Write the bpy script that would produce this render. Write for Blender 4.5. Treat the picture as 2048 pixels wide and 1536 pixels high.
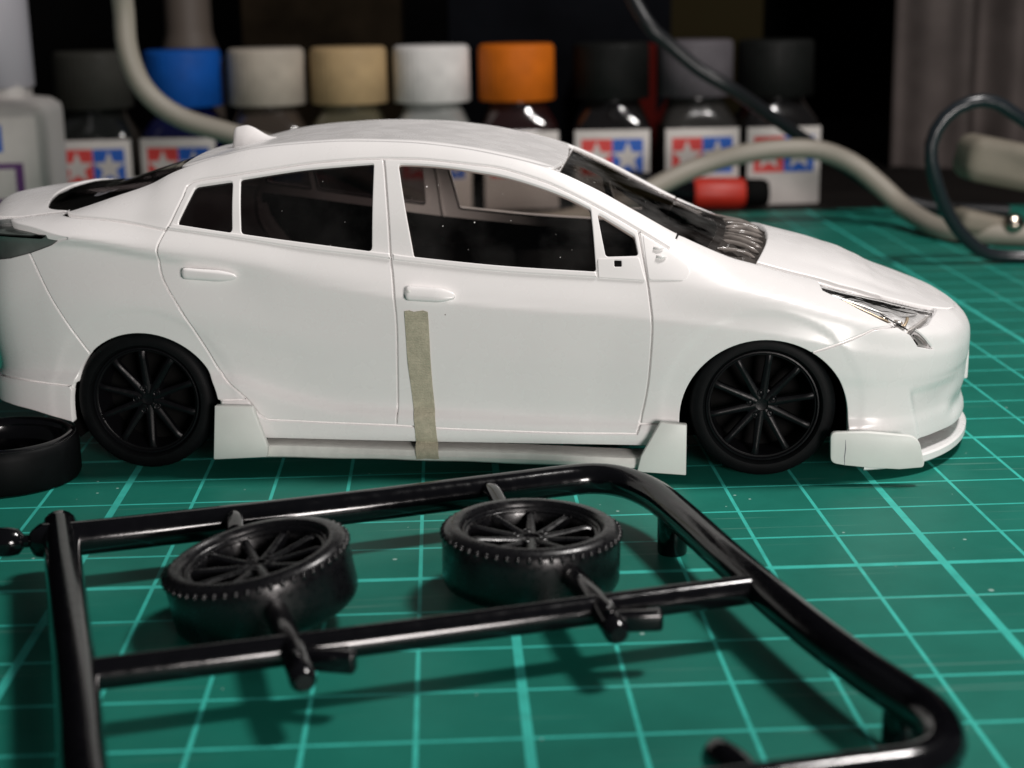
import bpy, bmesh, math, random
import numpy as np
from mathutils import Vector, Matrix, Euler
from mathutils.geometry import delaunay_2d_cdt
# units: 1 Blender unit = 1 cm
for o in list(bpy.data.objects): bpy.data.objects.remove(o)
SC=bpy.context.scene
SC.unit_settings.scale_length=0.01
COL=SC.collection
R=math.radians
random.seed(4); RNG=np.random.default_rng(4)
# ------------------------------------------------------------------ camera
cam=bpy.data.cameras.new('camera'); camo=bpy.data.objects.new('camera',cam); COL.objects.link(camo)
camo.location=(-2.6386,-18.8446,6.4782); camo.rotation_euler=(1.324638,0.015477,-0.046078)
cam.sensor_width=36; cam.lens=55.577; cam.clip_start=.5; cam.clip_end=400
cam.dof.use_dof=True; cam.dof.focus_distance=20.6; cam.dof.aperture_fstop=.32
SC.camera=camo
# ------------------------------------------------------------------ light
w=bpy.data.worlds.new('World'); SC.world=w; w.use_nodes=True
bg=w.node_tree.nodes['Background']; bg.inputs[0].default_value=(.9,.95,1,1); bg.inputs[1].default_value=.035
def area(name,loc,target,size,power,color,shape='DISK',size_y=None):
    l=bpy.data.lights.new(name,'AREA'); l.energy=power; l.size=size; l.shape=shape; l.color=color
    if size_y: l.size_y=size_y
    o=bpy.data.objects.new(name,l); COL.objects.link(o); o.location=loc
    o.rotation_euler=(Vector(target)-Vector(loc)).to_track_quat('-Z','Y').to_euler(); return o
area('desk_lamp',(15,4.5,34),(-1,3,0),7,11300,(1,.96,.935))
area('front_fill',(15,-47,10),(-2,4,2),14,18000,(1,.925,.895))  # added low frontal fill, placed to brighten the car side more than the mat
SC.view_settings.view_transform='Standard'; SC.view_settings.look='None'; SC.view_settings.exposure=0; SC.view_settings.gamma=1
SC.cycles.max_bounces=8; SC.cycles.transparent_max_bounces=16
SC.cycles.caustics_reflective=False; SC.cycles.caustics_refractive=False
# ------------------------------------------------------------------ materials
def mat(name,color,rough=.5,metal=0.0,spec=.5,coat=0.0,vary=0.0,vscale=3.0,bump=0.0,bscale=40.0,rvar=0.0,sss=0.0,aniso=None):
    m=bpy.data.materials.new(name); m.use_nodes=True; nt=m.node_tree; n=nt.nodes; b=n['Principled BSDF']
    b.inputs['Base Color'].default_value=(*color,1); b.inputs['Roughness'].default_value=rough; b.inputs['Metallic'].default_value=metal
    b.inputs['Specular IOR Level'].default_value=spec; b.inputs['Coat Weight'].default_value=coat; b.inputs['Coat Roughness'].default_value=.06
    if sss:
        b.inputs['Subsurface Weight'].default_value=sss; b.inputs['Subsurface Radius'].default_value=(.12,.11,.10); b.inputs['Subsurface Scale'].default_value=1
    tc=n.new('ShaderNodeTexCoord')
    def noise(s,d=4):
        x=n.new('ShaderNodeTexNoise'); x.inputs['Scale'].default_value=s; x.inputs['Detail'].default_value=d; nt.links.new(tc.outputs['Object'],x.inputs['Vector']); return x
    if vary:
        x=noise(vscale); r=n.new('ShaderNodeMapRange'); r.inputs['From Min'].default_value=.3; r.inputs['From Max'].default_value=.7
        r.inputs['To Min'].default_value=1-vary; r.inputs['To Max'].default_value=1+vary; nt.links.new(x.outputs['Fac'],r.inputs['Value'])
        mx=n.new('ShaderNodeVectorMath'); mx.operation='SCALE'; mx.inputs[0].default_value=color; nt.links.new(r.outputs[0],mx.inputs['Scale'])
        nt.links.new(mx.outputs[0],b.inputs['Base Color'])
    if rvar:
        x=noise(vscale*2.3); r=n.new('ShaderNodeMapRange'); r.inputs['From Min'].default_value=.3; r.inputs['From Max'].default_value=.7
        r.inputs['To Min'].default_value=max(0,rough-rvar); r.inputs['To Max'].default_value=rough+rvar; nt.links.new(x.outputs['Fac'],r.inputs['Value']); nt.links.new(r.outputs[0],b.inputs['Roughness'])
    if bump:
        x=noise(bscale); bp=n.new('ShaderNodeBump'); bp.inputs['Strength'].default_value=bump; bp.inputs['Distance'].default_value=.02
        nt.links.new(x.outputs['Fac'],bp.inputs['Height']); nt.links.new(bp.outputs[0],b.inputs['Normal'])
    return m
M={}
M['white']=mat('white_styrene',(.865,.848,.84),.27,vary=.014,vscale=1.2,rvar=.05,bump=.008,bscale=60)
def specks(m,scale,size,col):
    nt=m.node_tree; n=nt.nodes; b=n['Principled BSDF']; L=nt.links.new
    tc=n.new('ShaderNodeTexCoord'); vo=n.new('ShaderNodeTexVoronoi'); vo.inputs['Scale'].default_value=scale; L(tc.outputs['Object'],vo.inputs['Vector'])
    no=n.new('ShaderNodeTexNoise'); no.inputs['Scale'].default_value=scale*.6; L(tc.outputs['Object'],no.inputs['Vector'])
    mr=n.new('ShaderNodeMapRange'); mr.inputs['From Min'].default_value=.52; mr.inputs['From Max'].default_value=.8; mr.inputs['To Min'].default_value=0; mr.inputs['To Max'].default_value=size; L(no.outputs['Fac'],mr.inputs['Value'])
    lt=n.new('ShaderNodeMath'); lt.operation='LESS_THAN'; L(vo.outputs['Distance'],lt.inputs[0]); L(mr.outputs[0],lt.inputs[1])
    src=b.inputs['Base Color'].links[0].from_socket; mx=n.new('ShaderNodeMix'); mx.data_type='RGBA'; L(lt.outputs[0],mx.inputs[0]); L(src,mx.inputs[6]); mx.inputs[7].default_value=(*col,1); L(mx.outputs[2],b.inputs['Base Color'])
specks(M['white'],2.2,.09,(.22,.19,.16))
M['white2']=mat('white_sheet_plastic',(.74,.755,.72),.42,vary=.025,vscale=4,bump=.03,bscale=50)
M['skirt']=mat('sanded_white_plastic',(.76,.76,.72),.5,vary=.06,vscale=6,bump=.25,bscale=14)
M['black']=mat('black_styrene',(.003,.003,.004),.13,vary=.15,vscale=4,rvar=.05,bump=.02,bscale=25)
M['tyre']=mat('black_rubber',(.0035,.004,.0045),.55,spec=.1,vary=.2,vscale=6,bump=.06,bscale=60)
M['rim']=mat('satin_black_rim',(.004,.004,.005),.36,spec=.2,rvar=.07,vscale=10)
M['satin']=mat('satin_black_styrene',(.004,.004,.005),.3,rvar=.08,vscale=6,bump=.04,bscale=30)
M['interior']=mat('black_interior',(.003,.003,.003),.8,spec=.1)
M['grime']=mat('dark_grey_cowl',(.06,.054,.05),.18,vary=.35,vscale=3,bump=.15,bscale=6)
M['cowl_rib']=mat('grey_clear_plastic',(.20,.18,.165),.15,vary=.3,vscale=5)
M['smoky']=mat('lamp_hollow_shade',(.13,.15,.14),.3,vary=.4,vscale=1.5,coat=.5)  # shade of the open tail lamp hollow put into the colour
M['pencil']=mat('pencil_grey',(.22,.22,.25),.7)
def mk_chrome():
    m=mat('chrome',(.92,.89,.86),.34,1.0,bump=.7,bscale=5); return m
M['chrome']=mk_chrome()
M['silver']=mat('bright_silver',(.95,.94,.93),.42,1.0,vary=.25,vscale=2.5,bump=.9,bscale=3.5)
M['tan_reflection']=mat('tan_reflection_chrome',(.62,.50,.36),.4,1.0,bump=.4,bscale=4)  # tan reflections in the head lamp put into the metal colour
M['chrome_dark']=mat('smoked_chrome',(.42,.37,.31),.22,1.0,bump=.3,bscale=7)
def mk_glass(name,tint,dust,rough=.02,haze=1.0):
    m=bpy.data.materials.new(name); m.use_nodes=True; nt=m.node_tree; n=nt.nodes; n.clear(); L=nt.links.new
    out=n.new('ShaderNodeOutputMaterial'); tr=n.new('ShaderNodeBsdfTransparent'); tr.inputs[0].default_value=(*tint,1)
    gl=n.new('ShaderNodeBsdfGlossy'); gl.inputs['Roughness'].default_value=rough; fr=n.new('ShaderNodeFresnel'); fr.inputs[0].default_value=1.46
    tc=n.new('ShaderNodeTexCoord'); wv=n.new('ShaderNodeTexNoise'); wv.inputs['Scale'].default_value=2.2; L(tc.outputs['Object'],wv.inputs['Vector'])
    bp=n.new('ShaderNodeBump'); bp.inputs['Strength'].default_value=.12; bp.inputs['Distance'].default_value=.05; L(wv.outputs['Fac'],bp.inputs['Height']); L(bp.outputs[0],gl.inputs['Normal'])
    mx=n.new('ShaderNodeMixShader'); L(fr.outputs[0],mx.inputs[0]); L(tr.outputs[0],mx.inputs[1]); L(gl.outputs[0],mx.inputs[2])
    df=n.new('ShaderNodeBsdfDiffuse'); df.inputs[0].default_value=(.7,.68,.66,1)
    vo=n.new('ShaderNodeTexVoronoi'); vo.inputs['Scale'].default_value=9; vo.inputs['Randomness'].default_value=1; L(tc.outputs['Object'],vo.inputs['Vector'])
    no=n.new('ShaderNodeTexNoise'); no.inputs['Scale'].default_value=4; L(tc.outputs['Object'],no.inputs['Vector'])
    lt=n.new('ShaderNodeMath'); lt.operation='LESS_THAN'; L(vo.outputs['Distance'],lt.inputs[0])
    th=n.new('ShaderNodeMapRange'); th.inputs['From Min'].default_value=.48; th.inputs['From Max'].default_value=.75; th.inputs['To Min'].default_value=0; th.inputs['To Max'].default_value=.10*dust
    L(no.outputs['Fac'],th.inputs['Value']); L(th.outputs[0],lt.inputs[1])
    hz=n.new('ShaderNodeTexNoise'); hz.inputs['Scale'].default_value=1.3; hz.inputs['Detail'].default_value=8; L(tc.outputs['Object'],hz.inputs['Vector'])
    hr=n.new('ShaderNodeMapRange'); hr.inputs['From Min'].default_value=.4; hr.inputs['From Max'].default_value=.8; hr.inputs['To Min'].default_value=0; hr.inputs['To Max'].default_value=.02*dust*haze; L(hz.outputs['Fac'],hr.inputs['Value'])
    ad=n.new('ShaderNodeMath'); ad.operation='MAXIMUM'; L(lt.outputs[0],ad.inputs[0]); L(hr.outputs[0],ad.inputs[1])
    m2=n.new('ShaderNodeMixShader'); L(ad.outputs[0],m2.inputs[0]); L(mx.outputs[0],m2.inputs[1]); L(df.outputs[0],m2.inputs[2]); L(m2.outputs[0],out.inputs[0])
    return m
M['lens']=mk_glass('clear_lamp_lens',(.97,.97,.97),.2)
M['glass']=mk_glass('clear_window_glass',(.78,.73,.70),1.3,haze=1.2)
M['glass_dark']=mk_glass('smoked_window_glass',(.13,.11,.11),.9)
M['glass_shield']=mk_glass('windscreen_glass',(.55,.52,.50),1.6,haze=4)
def mk_tape():
    m=mat('masking_tape',(.36,.335,.225),.75,bump=.5,bscale=45); nt=m.node_tree; n=nt.nodes; b=n['Principled BSDF']; L=nt.links.new
    tc=n.new('ShaderNodeTexCoord'); a=n.new('ShaderNodeTexNoise'); a.inputs['Scale'].default_value=9; a.inputs['Detail'].default_value=10; a.inputs['Roughness'].default_value=.85; L(tc.outputs['Object'],a.inputs['Vector'])
    r=n.new('ShaderNodeValToRGB'); r.color_ramp.elements[0].position=.33; r.color_ramp.elements[0].color=(.38,.36,.265,1); r.color_ramp.elements[1].position=.66; r.color_ramp.elements[1].color=(.60,.555,.42,1)
    wv=n.new('ShaderNodeTexWave'); wv.bands_direction='Z'; wv.inputs['Scale'].default_value=14; wv.inputs['Distortion'].default_value=6; wv.inputs['Detail'].default_value=4; wv.inputs['Detail Scale'].default_value=3; L(tc.outputs['Object'],wv.inputs['Vector'])
    bp2=n.new('ShaderNodeBump'); bp2.inputs['Strength'].default_value=.5; bp2.inputs['Distance'].default_value=.012; L(wv.outputs['Fac'],bp2.inputs['Height'])
    ob=b.inputs['Normal'].links[0].from_node; L(ob.outputs[0],bp2.inputs['Normal']); L(bp2.outputs[0],b.inputs['Normal'])
    L(a.outputs['Fac'],r.inputs[0]); L(r.outputs[0],b.inputs['Base Color']); return m
M['tape']=mk_tape()
def mk_mat():
    m=bpy.data.materials.new('green_cutting_mat'); m.use_nodes=True; nt=m.node_tree; n=nt.nodes; b=n['Principled BSDF']; L=nt.links.new
    tc=n.new('ShaderNodeTexCoord'); sp=n.new('ShaderNodeSeparateXYZ'); L(tc.outputs['Object'],sp.inputs[0])
    def mth(op,a,bb=None):
        x=n.new('ShaderNodeMath'); x.operation=op
        for i,v in enumerate((a,bb)):
            if v is None: continue
            if isinstance(v,(int,float)): x.inputs[i].default_value=v
            else: L(v,x.inputs[i])
        return x.outputs[0]
    def line(ax,period,off,half):
        d=mth('SUBTRACT',ax,off); q=mth('DIVIDE',d,period); q=mth('SUBTRACT',q,mth('ROUND',q)); q=mth('ABSOLUTE',mth('MULTIPLY',q,period)); return mth('LESS_THAN',q,half)
    lines=None
    for ax in ('X','Y'):
        for per,off,half in ((1,0,.0225),(5,{'X':1,'Y':3}[ax],.048)):
            l=line(sp.outputs[ax],per,off,half); lines=l if lines is None else mth('MAXIMUM',lines,l)
    # wear on the printed lines
    wn=n.new('ShaderNodeTexNoise'); wn.inputs['Scale'].default_value=3; wn.inputs['Detail'].default_value=8; L(tc.outputs['Object'],wn.inputs['Vector'])
    wr=n.new('ShaderNodeMapRange'); wr.inputs['From Min'].default_value=.3; wr.inputs['From Max'].default_value=.6; wr.inputs['To Min'].default_value=.7; wr.inputs['To Max'].default_value=1; L(wn.outputs['Fac'],wr.inputs['Value'])
    lines=mth('MULTIPLY',lines,wr.outputs[0])
    v=n.new('ShaderNodeTexNoise'); v.inputs['Scale'].default_value=.55; v.inputs['Detail'].default_value=9; v.inputs['Roughness'].default_value=.65; L(tc.outputs['Object'],v.inputs['Vector'])
    cr=n.new('ShaderNodeValToRGB'); e=cr.color_ramp.elements; e[0].position=.3; e[0].color=(.008,.140,.102,1); e[1].position=.72; e[1].color=(.015,.195,.145,1); L(v.outputs['Fac'],cr.inputs[0])
    mx=n.new('ShaderNodeMix'); mx.data_type='RGBA'; L(lines,mx.inputs[0]); L(cr.outputs[0],mx.inputs[6]); mx.inputs[7].default_value=(.055,.54,.45,1)
    # scattered dust flecks and shallow knife scars
    vo=n.new('ShaderNodeTexVoronoi'); vo.inputs['Scale'].default_value=3.4; L(tc.outputs['Object'],vo.inputs['Vector'])
    n2=n.new('ShaderNodeTexNoise'); n2.inputs['Scale'].default_value=.9; L(tc.outputs['Object'],n2.inputs['Vector'])
    tr=n.new('ShaderNodeMapRange'); tr.inputs['From Min'].default_value=.46; tr.inputs['From Max'].default_value=.75; tr.inputs['To Min'].default_value=.008; tr.inputs['To Max'].default_value=.12; L(n2.outputs['Fac'],tr.inputs['Value'])
    sp1=mth('LESS_THAN',vo.outputs['Distance'],tr.outputs[0])
    sc=n.new('ShaderNodeMapping'); sc.inputs['Rotation'].default_value=(0,0,.5); sc.inputs['Scale'].default_value=(.18,7,1); L(tc.outputs['Object'],sc.inputs[0])
    sn=n.new('ShaderNodeTexNoise'); sn.inputs['Scale'].default_value=1.6; sn.inputs['Detail'].default_value=2; L(sc.outputs[0],sn.inputs['Vector'])
    scr=n.new('ShaderNodeMapRange'); scr.inputs['From Min'].default_value=.66; scr.inputs['From Max'].default_value=.72; scr.inputs['To Min'].default_value=0; scr.inputs['To Max'].default_value=.13; L(sn.outputs['Fac'],scr.inputs['Value'])
    spd=mth('MAXIMUM',mth('MULTIPLY',sp1,.75),scr.outputs[0])
    m2=n.new('ShaderNodeMix'); m2.data_type='RGBA'; L(spd,m2.inputs[0]); L(mx.outputs[2],m2.inputs[6]); m2.inputs[7].default_value=(.42,.6,.54,1)
    L(m2.outputs[2],b.inputs['Base Color']); b.inputs['Roughness'].default_value=.5; b.inputs['Specular IOR Level'].default_value=.16
    bn=n.new('ShaderNodeTexNoise'); bn.inputs['Scale'].default_value=35; bn.inputs['Detail'].default_value=3; L(tc.outputs['Object'],bn.inputs['Vector'])
    bp=n.new('ShaderNodeBump'); bp.inputs['Strength'].default_value=.12; bp.inputs['Distance'].default_value=.01; L(bn.outputs['Fac'],bp.inputs['Height']); L(bp.outputs[0],b.inputs['Normal'])
    return m
M['mat']=mk_mat()
# ------------------------------------------------------------------ helpers
def link(o,parent=None):
    COL.objects.link(o)
    if parent: o.parent=parent
    return o
def tag(o,label,cat=None,group=None,kind=None):
    if label: o['label']=label
    if cat: o['category']=cat
    if group: o['group']=group
    if kind: o['kind']=kind
    return o
def empty(name,loc=(0,0,0),rot=(0,0,0)):
    o=bpy.data.objects.new(name,None); o.empty_display_size=.3; link(o); o.location=loc; o.rotation_euler=rot; return o
def obj(name,verts,faces,material,parent=None,smooth=40,normals=None):
    me=bpy.data.meshes.new(name); me.from_pydata([tuple(map(float,v)) for v in verts],[],[tuple(map(int,f)) for f in faces]); me.materials.append(material)
    if smooth is not None:
        me.shade_smooth()
        if normals is not None: me.normals_split_custom_set_from_vertices([tuple(map(float,q)) for q in normals])
        elif smooth<180: me.set_sharp_from_angle(angle=R(smooth))
    me.update()
    return link(bpy.data.objects.new(name,me),parent)
class MB:
    def __init__(s): s.v=[]; s.f=[]
    def add(s,v,f,m=None):
        k=len(s.v)
        for p in v:
            p=Vector(p); s.v.append(m@p if m else p)
        s.f+= [tuple(i+k for i in q) for q in f]; return s
    def build(s,name,material,parent=None,smooth=40): return obj(name,s.v,s.f,material,parent,smooth)
def frames(path):
    P=[Vector(p) for p in path]; T_=[]
    for i in range(len(P)): T_.append((P[min(i+1,len(P)-1)]-P[max(i-1,0)]).normalized())
    u=T_[0].orthogonal().normalized(); out=[]
    if abs(T_[0].z)<.9: u=(Vector((0,0,1))-T_[0]*T_[0].z).normalized()
    for t in T_:
        u=(u-t*u.dot(t)).normalized(); out.append((t,u,t.cross(u)))
    return P,out
def tube(path,rad,n=16,caps=True,squash=1.0):
    P,F=frames(path); v=[];f=[]
    rad=rad if hasattr(rad,'__len__') else [rad]*len(P)
    for p,(t,u,w_),r in zip(P,F,rad):
        for k in range(n):
            a=2*math.pi*k/n; v.append(p+u*(math.cos(a)*r*squash)+w_*(math.sin(a)*r))
    for i in range(len(P)-1):
        for k in range(n):
            a=i*n+k;b=i*n+(k+1)%n; f.append((a,b,b+n,a+n))
    if caps: f.append(tuple(range(n-1,-1,-1))); f.append(tuple(len(v)-n+k for k in range(n)))
    return v,f
def lathe(prof,n=48,close=False):  # prof: (r,z) list, around z
    v=[];f=[]
    for r,z in prof:
        for k in range(n): a=2*math.pi*k/n; v.append((r*math.cos(a),r*math.sin(a),z))
    for i in range(len(prof)-1):
        for k in range(n): a=i*n+k;b=i*n+(k+1)%n; f.append((a,b,b+n,a+n))
    if close: f.append(tuple(range(n-1,-1,-1))); f.append(tuple(len(v)-n+k for k in range(n)))
    return v,f
def spline(pts,step=.1,closed=False):
    P=[Vector(p) for p in pts]; n=len(P); out=[]
    for i in range(n-1 if not closed else n):
        p1=P[i];p2=P[(i+1)%n]; p0=P[i-1] if (i or closed) else p1*2-p2; p3=P[(i+2)%n] if (i+2<n or closed) else p2*2-p1
        k=max(1,int((p2-p1).length/step))
        for j in range(k):
            s=j/k; out.append(.5*((2*p1)+(-p0+p2)*s+(2*p0-5*p1+4*p2-p3)*s*s+(-p0+3*p1-3*p2+p3)*s**3))
    if not closed: out.append(P[-1])
    return out
def bm_obj(name,fn,material,parent=None,smooth=40):
    bm=bmesh.new(); fn(bm); me=bpy.data.meshes.new(name); bm.to_mesh(me); bm.free(); me.materials.append(material)
    me.shade_smooth(); me.set_sharp_from_angle(angle=R(smooth)); return link(bpy.data.objects.new(name,me),parent)
def rbox(name,c,s,material,parent=None,bev=.03,seg=3,rot=(0,0,0)):
    def fn(bm):
        bmesh.ops.create_cube(bm,size=1); bmesh.ops.scale(bm,vec=s,verts=bm.verts)
        if bev: bmesh.ops.bevel(bm,geom=bm.edges[:],offset=bev,segments=seg,affect='EDGES',profile=.5)
        bmesh.ops.rotate(bm,verts=bm.verts,matrix=Euler(rot).to_matrix()); bmesh.ops.translate(bm,vec=c,verts=bm.verts)
    return bm_obj(name,fn,material,parent,50)
def prism(name,poly,y0,y1,material,parent=None,bev=.012):  # poly in (x,z), extruded along y
    def fn(bm):
        vs=[bm.verts.new((x,y0,z)) for x,z in poly]; f=bm.faces.new(vs); r=bmesh.ops.extrude_face_region(bm,geom=[f])
        bmesh.ops.translate(bm,vec=(0,y1-y0,0),verts=[e for e in r['geom'] if isinstance(e,bmesh.types.BMVert)])
        bmesh.ops.recalc_face_normals(bm,faces=bm.faces[:])
        if bev: bmesh.ops.bevel(bm,geom=bm.edges[:],offset=bev,segments=2,affect='EDGES',profile=.5)
    return bm_obj(name,fn,material,parent,50)
# ---- car body surface (local cm: x forward, y left, z up; near side is y<0) ----
def pchip(xk,yk,x):
    xk=np.asarray(xk,float);yk=np.asarray(yk,float);x=np.asarray(x,float)
    h=np.diff(xk);d=np.diff(yk)/h
    m=np.zeros_like(yk);m[0]=d[0];m[-1]=d[-1]
    w1=2*h[1:]+h[:-1];w2=h[1:]+2*h[:-1]
    ok=d[:-1]*d[1:]>0
    with np.errstate(all='ignore'): mm=(w1+w2)/(w1/d[:-1]+w2/d[1:])
    m[1:-1]=np.where(ok,mm,0)
    i=np.clip(np.searchsorted(xk,x)-1,0,len(xk)-2)
    s=np.clip((x-xk[i])/h[i],-.5,1.5)
    return (yk[i]*(1+2*s)*(1-s)**2+m[i]*h[i]*s*(1-s)**2+yk[i+1]*s*s*(3-2*s)+m[i+1]*h[i]*s*s*(s-1))
PLAN=[(-7.05,0),(-7.03,.5),(-6.97,1.05),(-6.84,1.6),(-6.6,2.08),(-6.2,2.42),(-5.6,2.61),(-5.0,2.70),(-4.2,2.74),(-3,2.745),(-1.5,2.74),(0,2.73),(1.5,2.735),(3,2.745),(4.2,2.755),(4.9,2.735),(5.45,2.675),(5.95,2.54),(6.35,2.31),(6.65,2.0),(6.9,1.62),(7.11,1.15),(7.25,.65),(7.31,.3),(7.325,0)]
def _plan():
    P=np.array(PLAN);n=len(P);out=[]
    for i in range(n-1):
        p0=P[i-1] if i else P[0]*[1,-1];p1=P[i];p2=P[i+1];p3=P[i+2] if i+2<n else P[n-2]*[1,-1]
        if i==0:p0=P[1]*[1,-1]
        for s in np.linspace(0,1,24,endpoint=False):
            out.append(.5*((2*p1)+(-p0+p2)*s+(2*p0-5*p1+4*p2-p3)*s*s+(-p0+3*p1-3*p2+p3)*s**3))
    out.append(P[-1]);out=np.array(out)
    L=np.r_[0,np.cumsum(np.hypot(*np.diff(out,axis=0).T))]
    t0=np.interp(0.0,out[:,0],L)
    return out,L-t0
_PL,_T=_plan()
TMIN,TMAX=_T[0],_T[-1]
def plan(t): return np.interp(t,_T,_PL[:,0]),np.interp(t,_T,_PL[:,1])
_dx=np.gradient(_PL[:,0],_T);_dy=np.gradient(_PL[:,1],_T)
def pnorm(t):
    a=np.interp(t,_T,_dx);b=np.interp(t,_T,_dy);l=np.hypot(a,b)+1e-9
    return -b/l*1.0,a/l  # outward normal for y>0 half
def t_of_x(x): return np.interp(x,_PL[:,0],_T)
# rail: t-station x, z, half width y
RAIL=[(-6.97,0,3.42),(-6.88,.9,3.42),(-6.62,1.5,3.43),(-6.1,1.85,3.46),(-5.44,1.9,3.54),(-4.62,1.9,3.78),(-4.13,1.88,3.94),(-3.86,1.85,4.07),(-3.57,1.82,4.18),(-3.27,1.8,4.27),(-2.78,1.8,4.39),(-2.22,1.8,4.45),(-1.35,1.8,4.49),(-.64,1.8,4.47),(.06,1.8,4.40),(.76,1.79,4.27),(1.38,1.77,4.10),(1.94,1.79,3.85),(2.51,1.83,3.54),(3.11,1.88,3.22),(3.59,1.88,3.0),(3.84,1.87,2.905),(4.15,1.83,2.82),(4.5,1.79,2.715),(4.87,1.75,2.62),(5.44,1.68,2.45),(5.94,1.59,2.29),(6.35,1.45,2.17),(6.66,1.22,2.08),(6.90,.92,2.01),(7.03,.55,1.96),(7.08,.25,1.94),(7.09,0,1.935)]
_rt=[];_rz=[];_ri=[]
for _x,_y,_z in RAIL:
    d=np.hypot(_PL[:,0]-_x,_PL[:,1]-_y);k=int(d.argmin());_rt.append(_T[k]);_ri.append(d[k]);_rz.append(_z)
_rt[0]=_T[0];_rt[-1]=_T[-1]
_rt=np.array(_rt);_rz=np.array(_rz);_ri=np.array(_ri)
assert (np.diff(_rt)>0).all(),_rt
def rail(t): return pchip(_rt,_rz,t),pchip(_rt,_ri,t)
BELT=[(-7.05,3.28,.22),(-6.4,3.38,.2),(-5.6,3.4,.22),(-4.9,3.44,.27),(-4.3,3.45,.28),(-3.73,3.41,.22),(-1.94,3.17,.22),(-.97,3.03,.225),(.5,2.87,.225),(2.05,2.71,.215),(2.7,2.66,.19),(3.2,2.63,.15),(3.8,2.55,.12),(4.4,2.45,.10),(5.0,2.28,.08),(5.6,2.1,.06),(6.2,1.95,.06),(6.8,1.83,.05),(7.325,1.75,.05)]
_bt=np.array([t_of_x(b[0]) for b in BELT]);_bz=[b[1] for b in BELT];_bi=[b[2] for b in BELT]
CREASE=[(-7.05,3.12,.03),(-6.2,3.30,.02),(-5.18,3.27,.02),(-3.92,3.08,.025),(-2.96,2.93,.035),(-1.94,2.75,.045),(-.5,2.56,.045),(1,2.42,.045),(2.5,2.32,.035),(4.2,2.15,.03),(5.2,1.95,.02),(6.2,1.75,.02),(7.325,1.6,0)]
_ct=np.array([t_of_x(b[0]) for b in CREASE]);_cz=[b[1] for b in CREASE];_ci=[b[2] for b in CREASE]
# undercut strength below crease
UNDER=[(-7.05,.06),(-5.2,.10),(-4,.085),(-3,.05),(-1.8,.01),(0,-.015),(7.325,0.0)]
_ut=np.array([t_of_x(b[0]) for b in UNDER]);_uu=[b[1] for b in UNDER]
# lower feature line height (rises to the rear over the rear door)
LOWZ=[(-7.05,1.05),(-4,1.4),(-3.0,1.35),(-2.2,1.1),(-1.3,.92),(0,.86),(2.7,.74),(3.6,.74),(5,.8),(7.325,.8)]
_lt=np.array([t_of_x(b[0]) for b in LOWZ]);_lz=[b[1] for b in LOWZ]
AR=(-4.24,4.24);AZ=.98
def smooth(a,b,x):
    s=np.clip((x-a)/(b-a),0,1);return s*s*(3-2*s)
def inset0(t,z):
    t=np.atleast_1d(np.asarray(t,float));z=np.atleast_1d(np.asarray(z,float))
    zr,ir=rail(t);zb=pchip(_bt,_bz,t);ib=pchip(_bt,_bi,t);zc=pchip(_ct,_cz,t);ic=pchip(_ct,_ci,t);u=pchip(_ut,_uu,t);zl=pchip(_lt,_lz,t)
    zb=np.minimum(zb,zr-.06);zc=np.minimum(zc,zb-.05)
    D=ir-ib;H=zr-zb
    Z=np.stack([0*t+.30,0*t+.42,0*t+.56,zl-.10,zl+.06,zl+.45,(zl+.45)*.45+(zc-.3)*.55,zc-.13,zc,zb,zb+.35*H,zb+.7*H,zb+.87*H,zr,zr+.2])
    c=np.clip(t,-99,99)
    I=np.stack([0*t+.24,0*t+.12,0*t+.06,0*t+.065,0*t+.155,0*t+.105,0*t+.035,ic*.35+u,ic,ib,ib+.22*D,ib+.54*D,ib+.74*D,ir,ir+.5*D+.1])
    nb=smooth(t_of_x(5.0),t_of_x(6.2),t); I[:8]*=(1-.85*nb)
    # vectorised pchip along axis 0
    h=np.maximum(np.diff(Z,axis=0),1e-3);d=np.diff(I,axis=0)/h
    m=np.zeros_like(I);m[0]=d[0];m[-1]=d[-1]
    w1=2*h[1:]+h[:-1];w2=h[1:]+2*h[:-1]
    with np.errstate(all='ignore'): mm=(w1+w2)/(w1/d[:-1]+w2/d[1:])
    m[1:-1]=np.where(d[:-1]*d[1:]>0,mm,0)
    i=np.clip((Z[:-1]<=z[None]).sum(0)-1,0,Z.shape[0]-2);j=np.arange(len(t))
    s=np.clip((z-Z[i,j])/h[i,j],-1,2)
    hh=h[i,j]
    v=I[i,j]*(1+2*s)*(1-s)**2+m[i,j]*hh*s*(1-s)**2+I[i+1,j]*s*s*(3-2*s)+m[i+1,j]*hh*s*s*(s-1)
    # wheel arch flares
    for ax in AR:
        r=np.hypot(t-ax,z-AZ)
        f=1-smooth(1.3,2.3,r)
        f2=1-smooth(1.27,1.37,r)
        v=v-.05*f*smooth(.3,.8,z)+.012*f2
    # bumper corner scoop at the front
    tc=t_of_x(6.25)
    v=v+.05*smooth(tc,tc+.09,t+.30*(z-.9))*(1-smooth(tc+.6,tc+1.3,t))*smooth(1.22,1.08,z)
    # nose: tuck below the badge, bulge of the number plate
    tn=t_of_x(6.95)
    v=v+.06*smooth(tn-.3,tn+.2,t)*np.exp(-((z-.72)/.14)**2)-.02*smooth(tn-.8,tn,t)*np.exp(-((z-1.5)/.4)**2)
    return v
_gt=np.arange(TMIN-.1,TMAX+.1,.025);_gz=np.arange(.15,4.95,.02)
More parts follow.
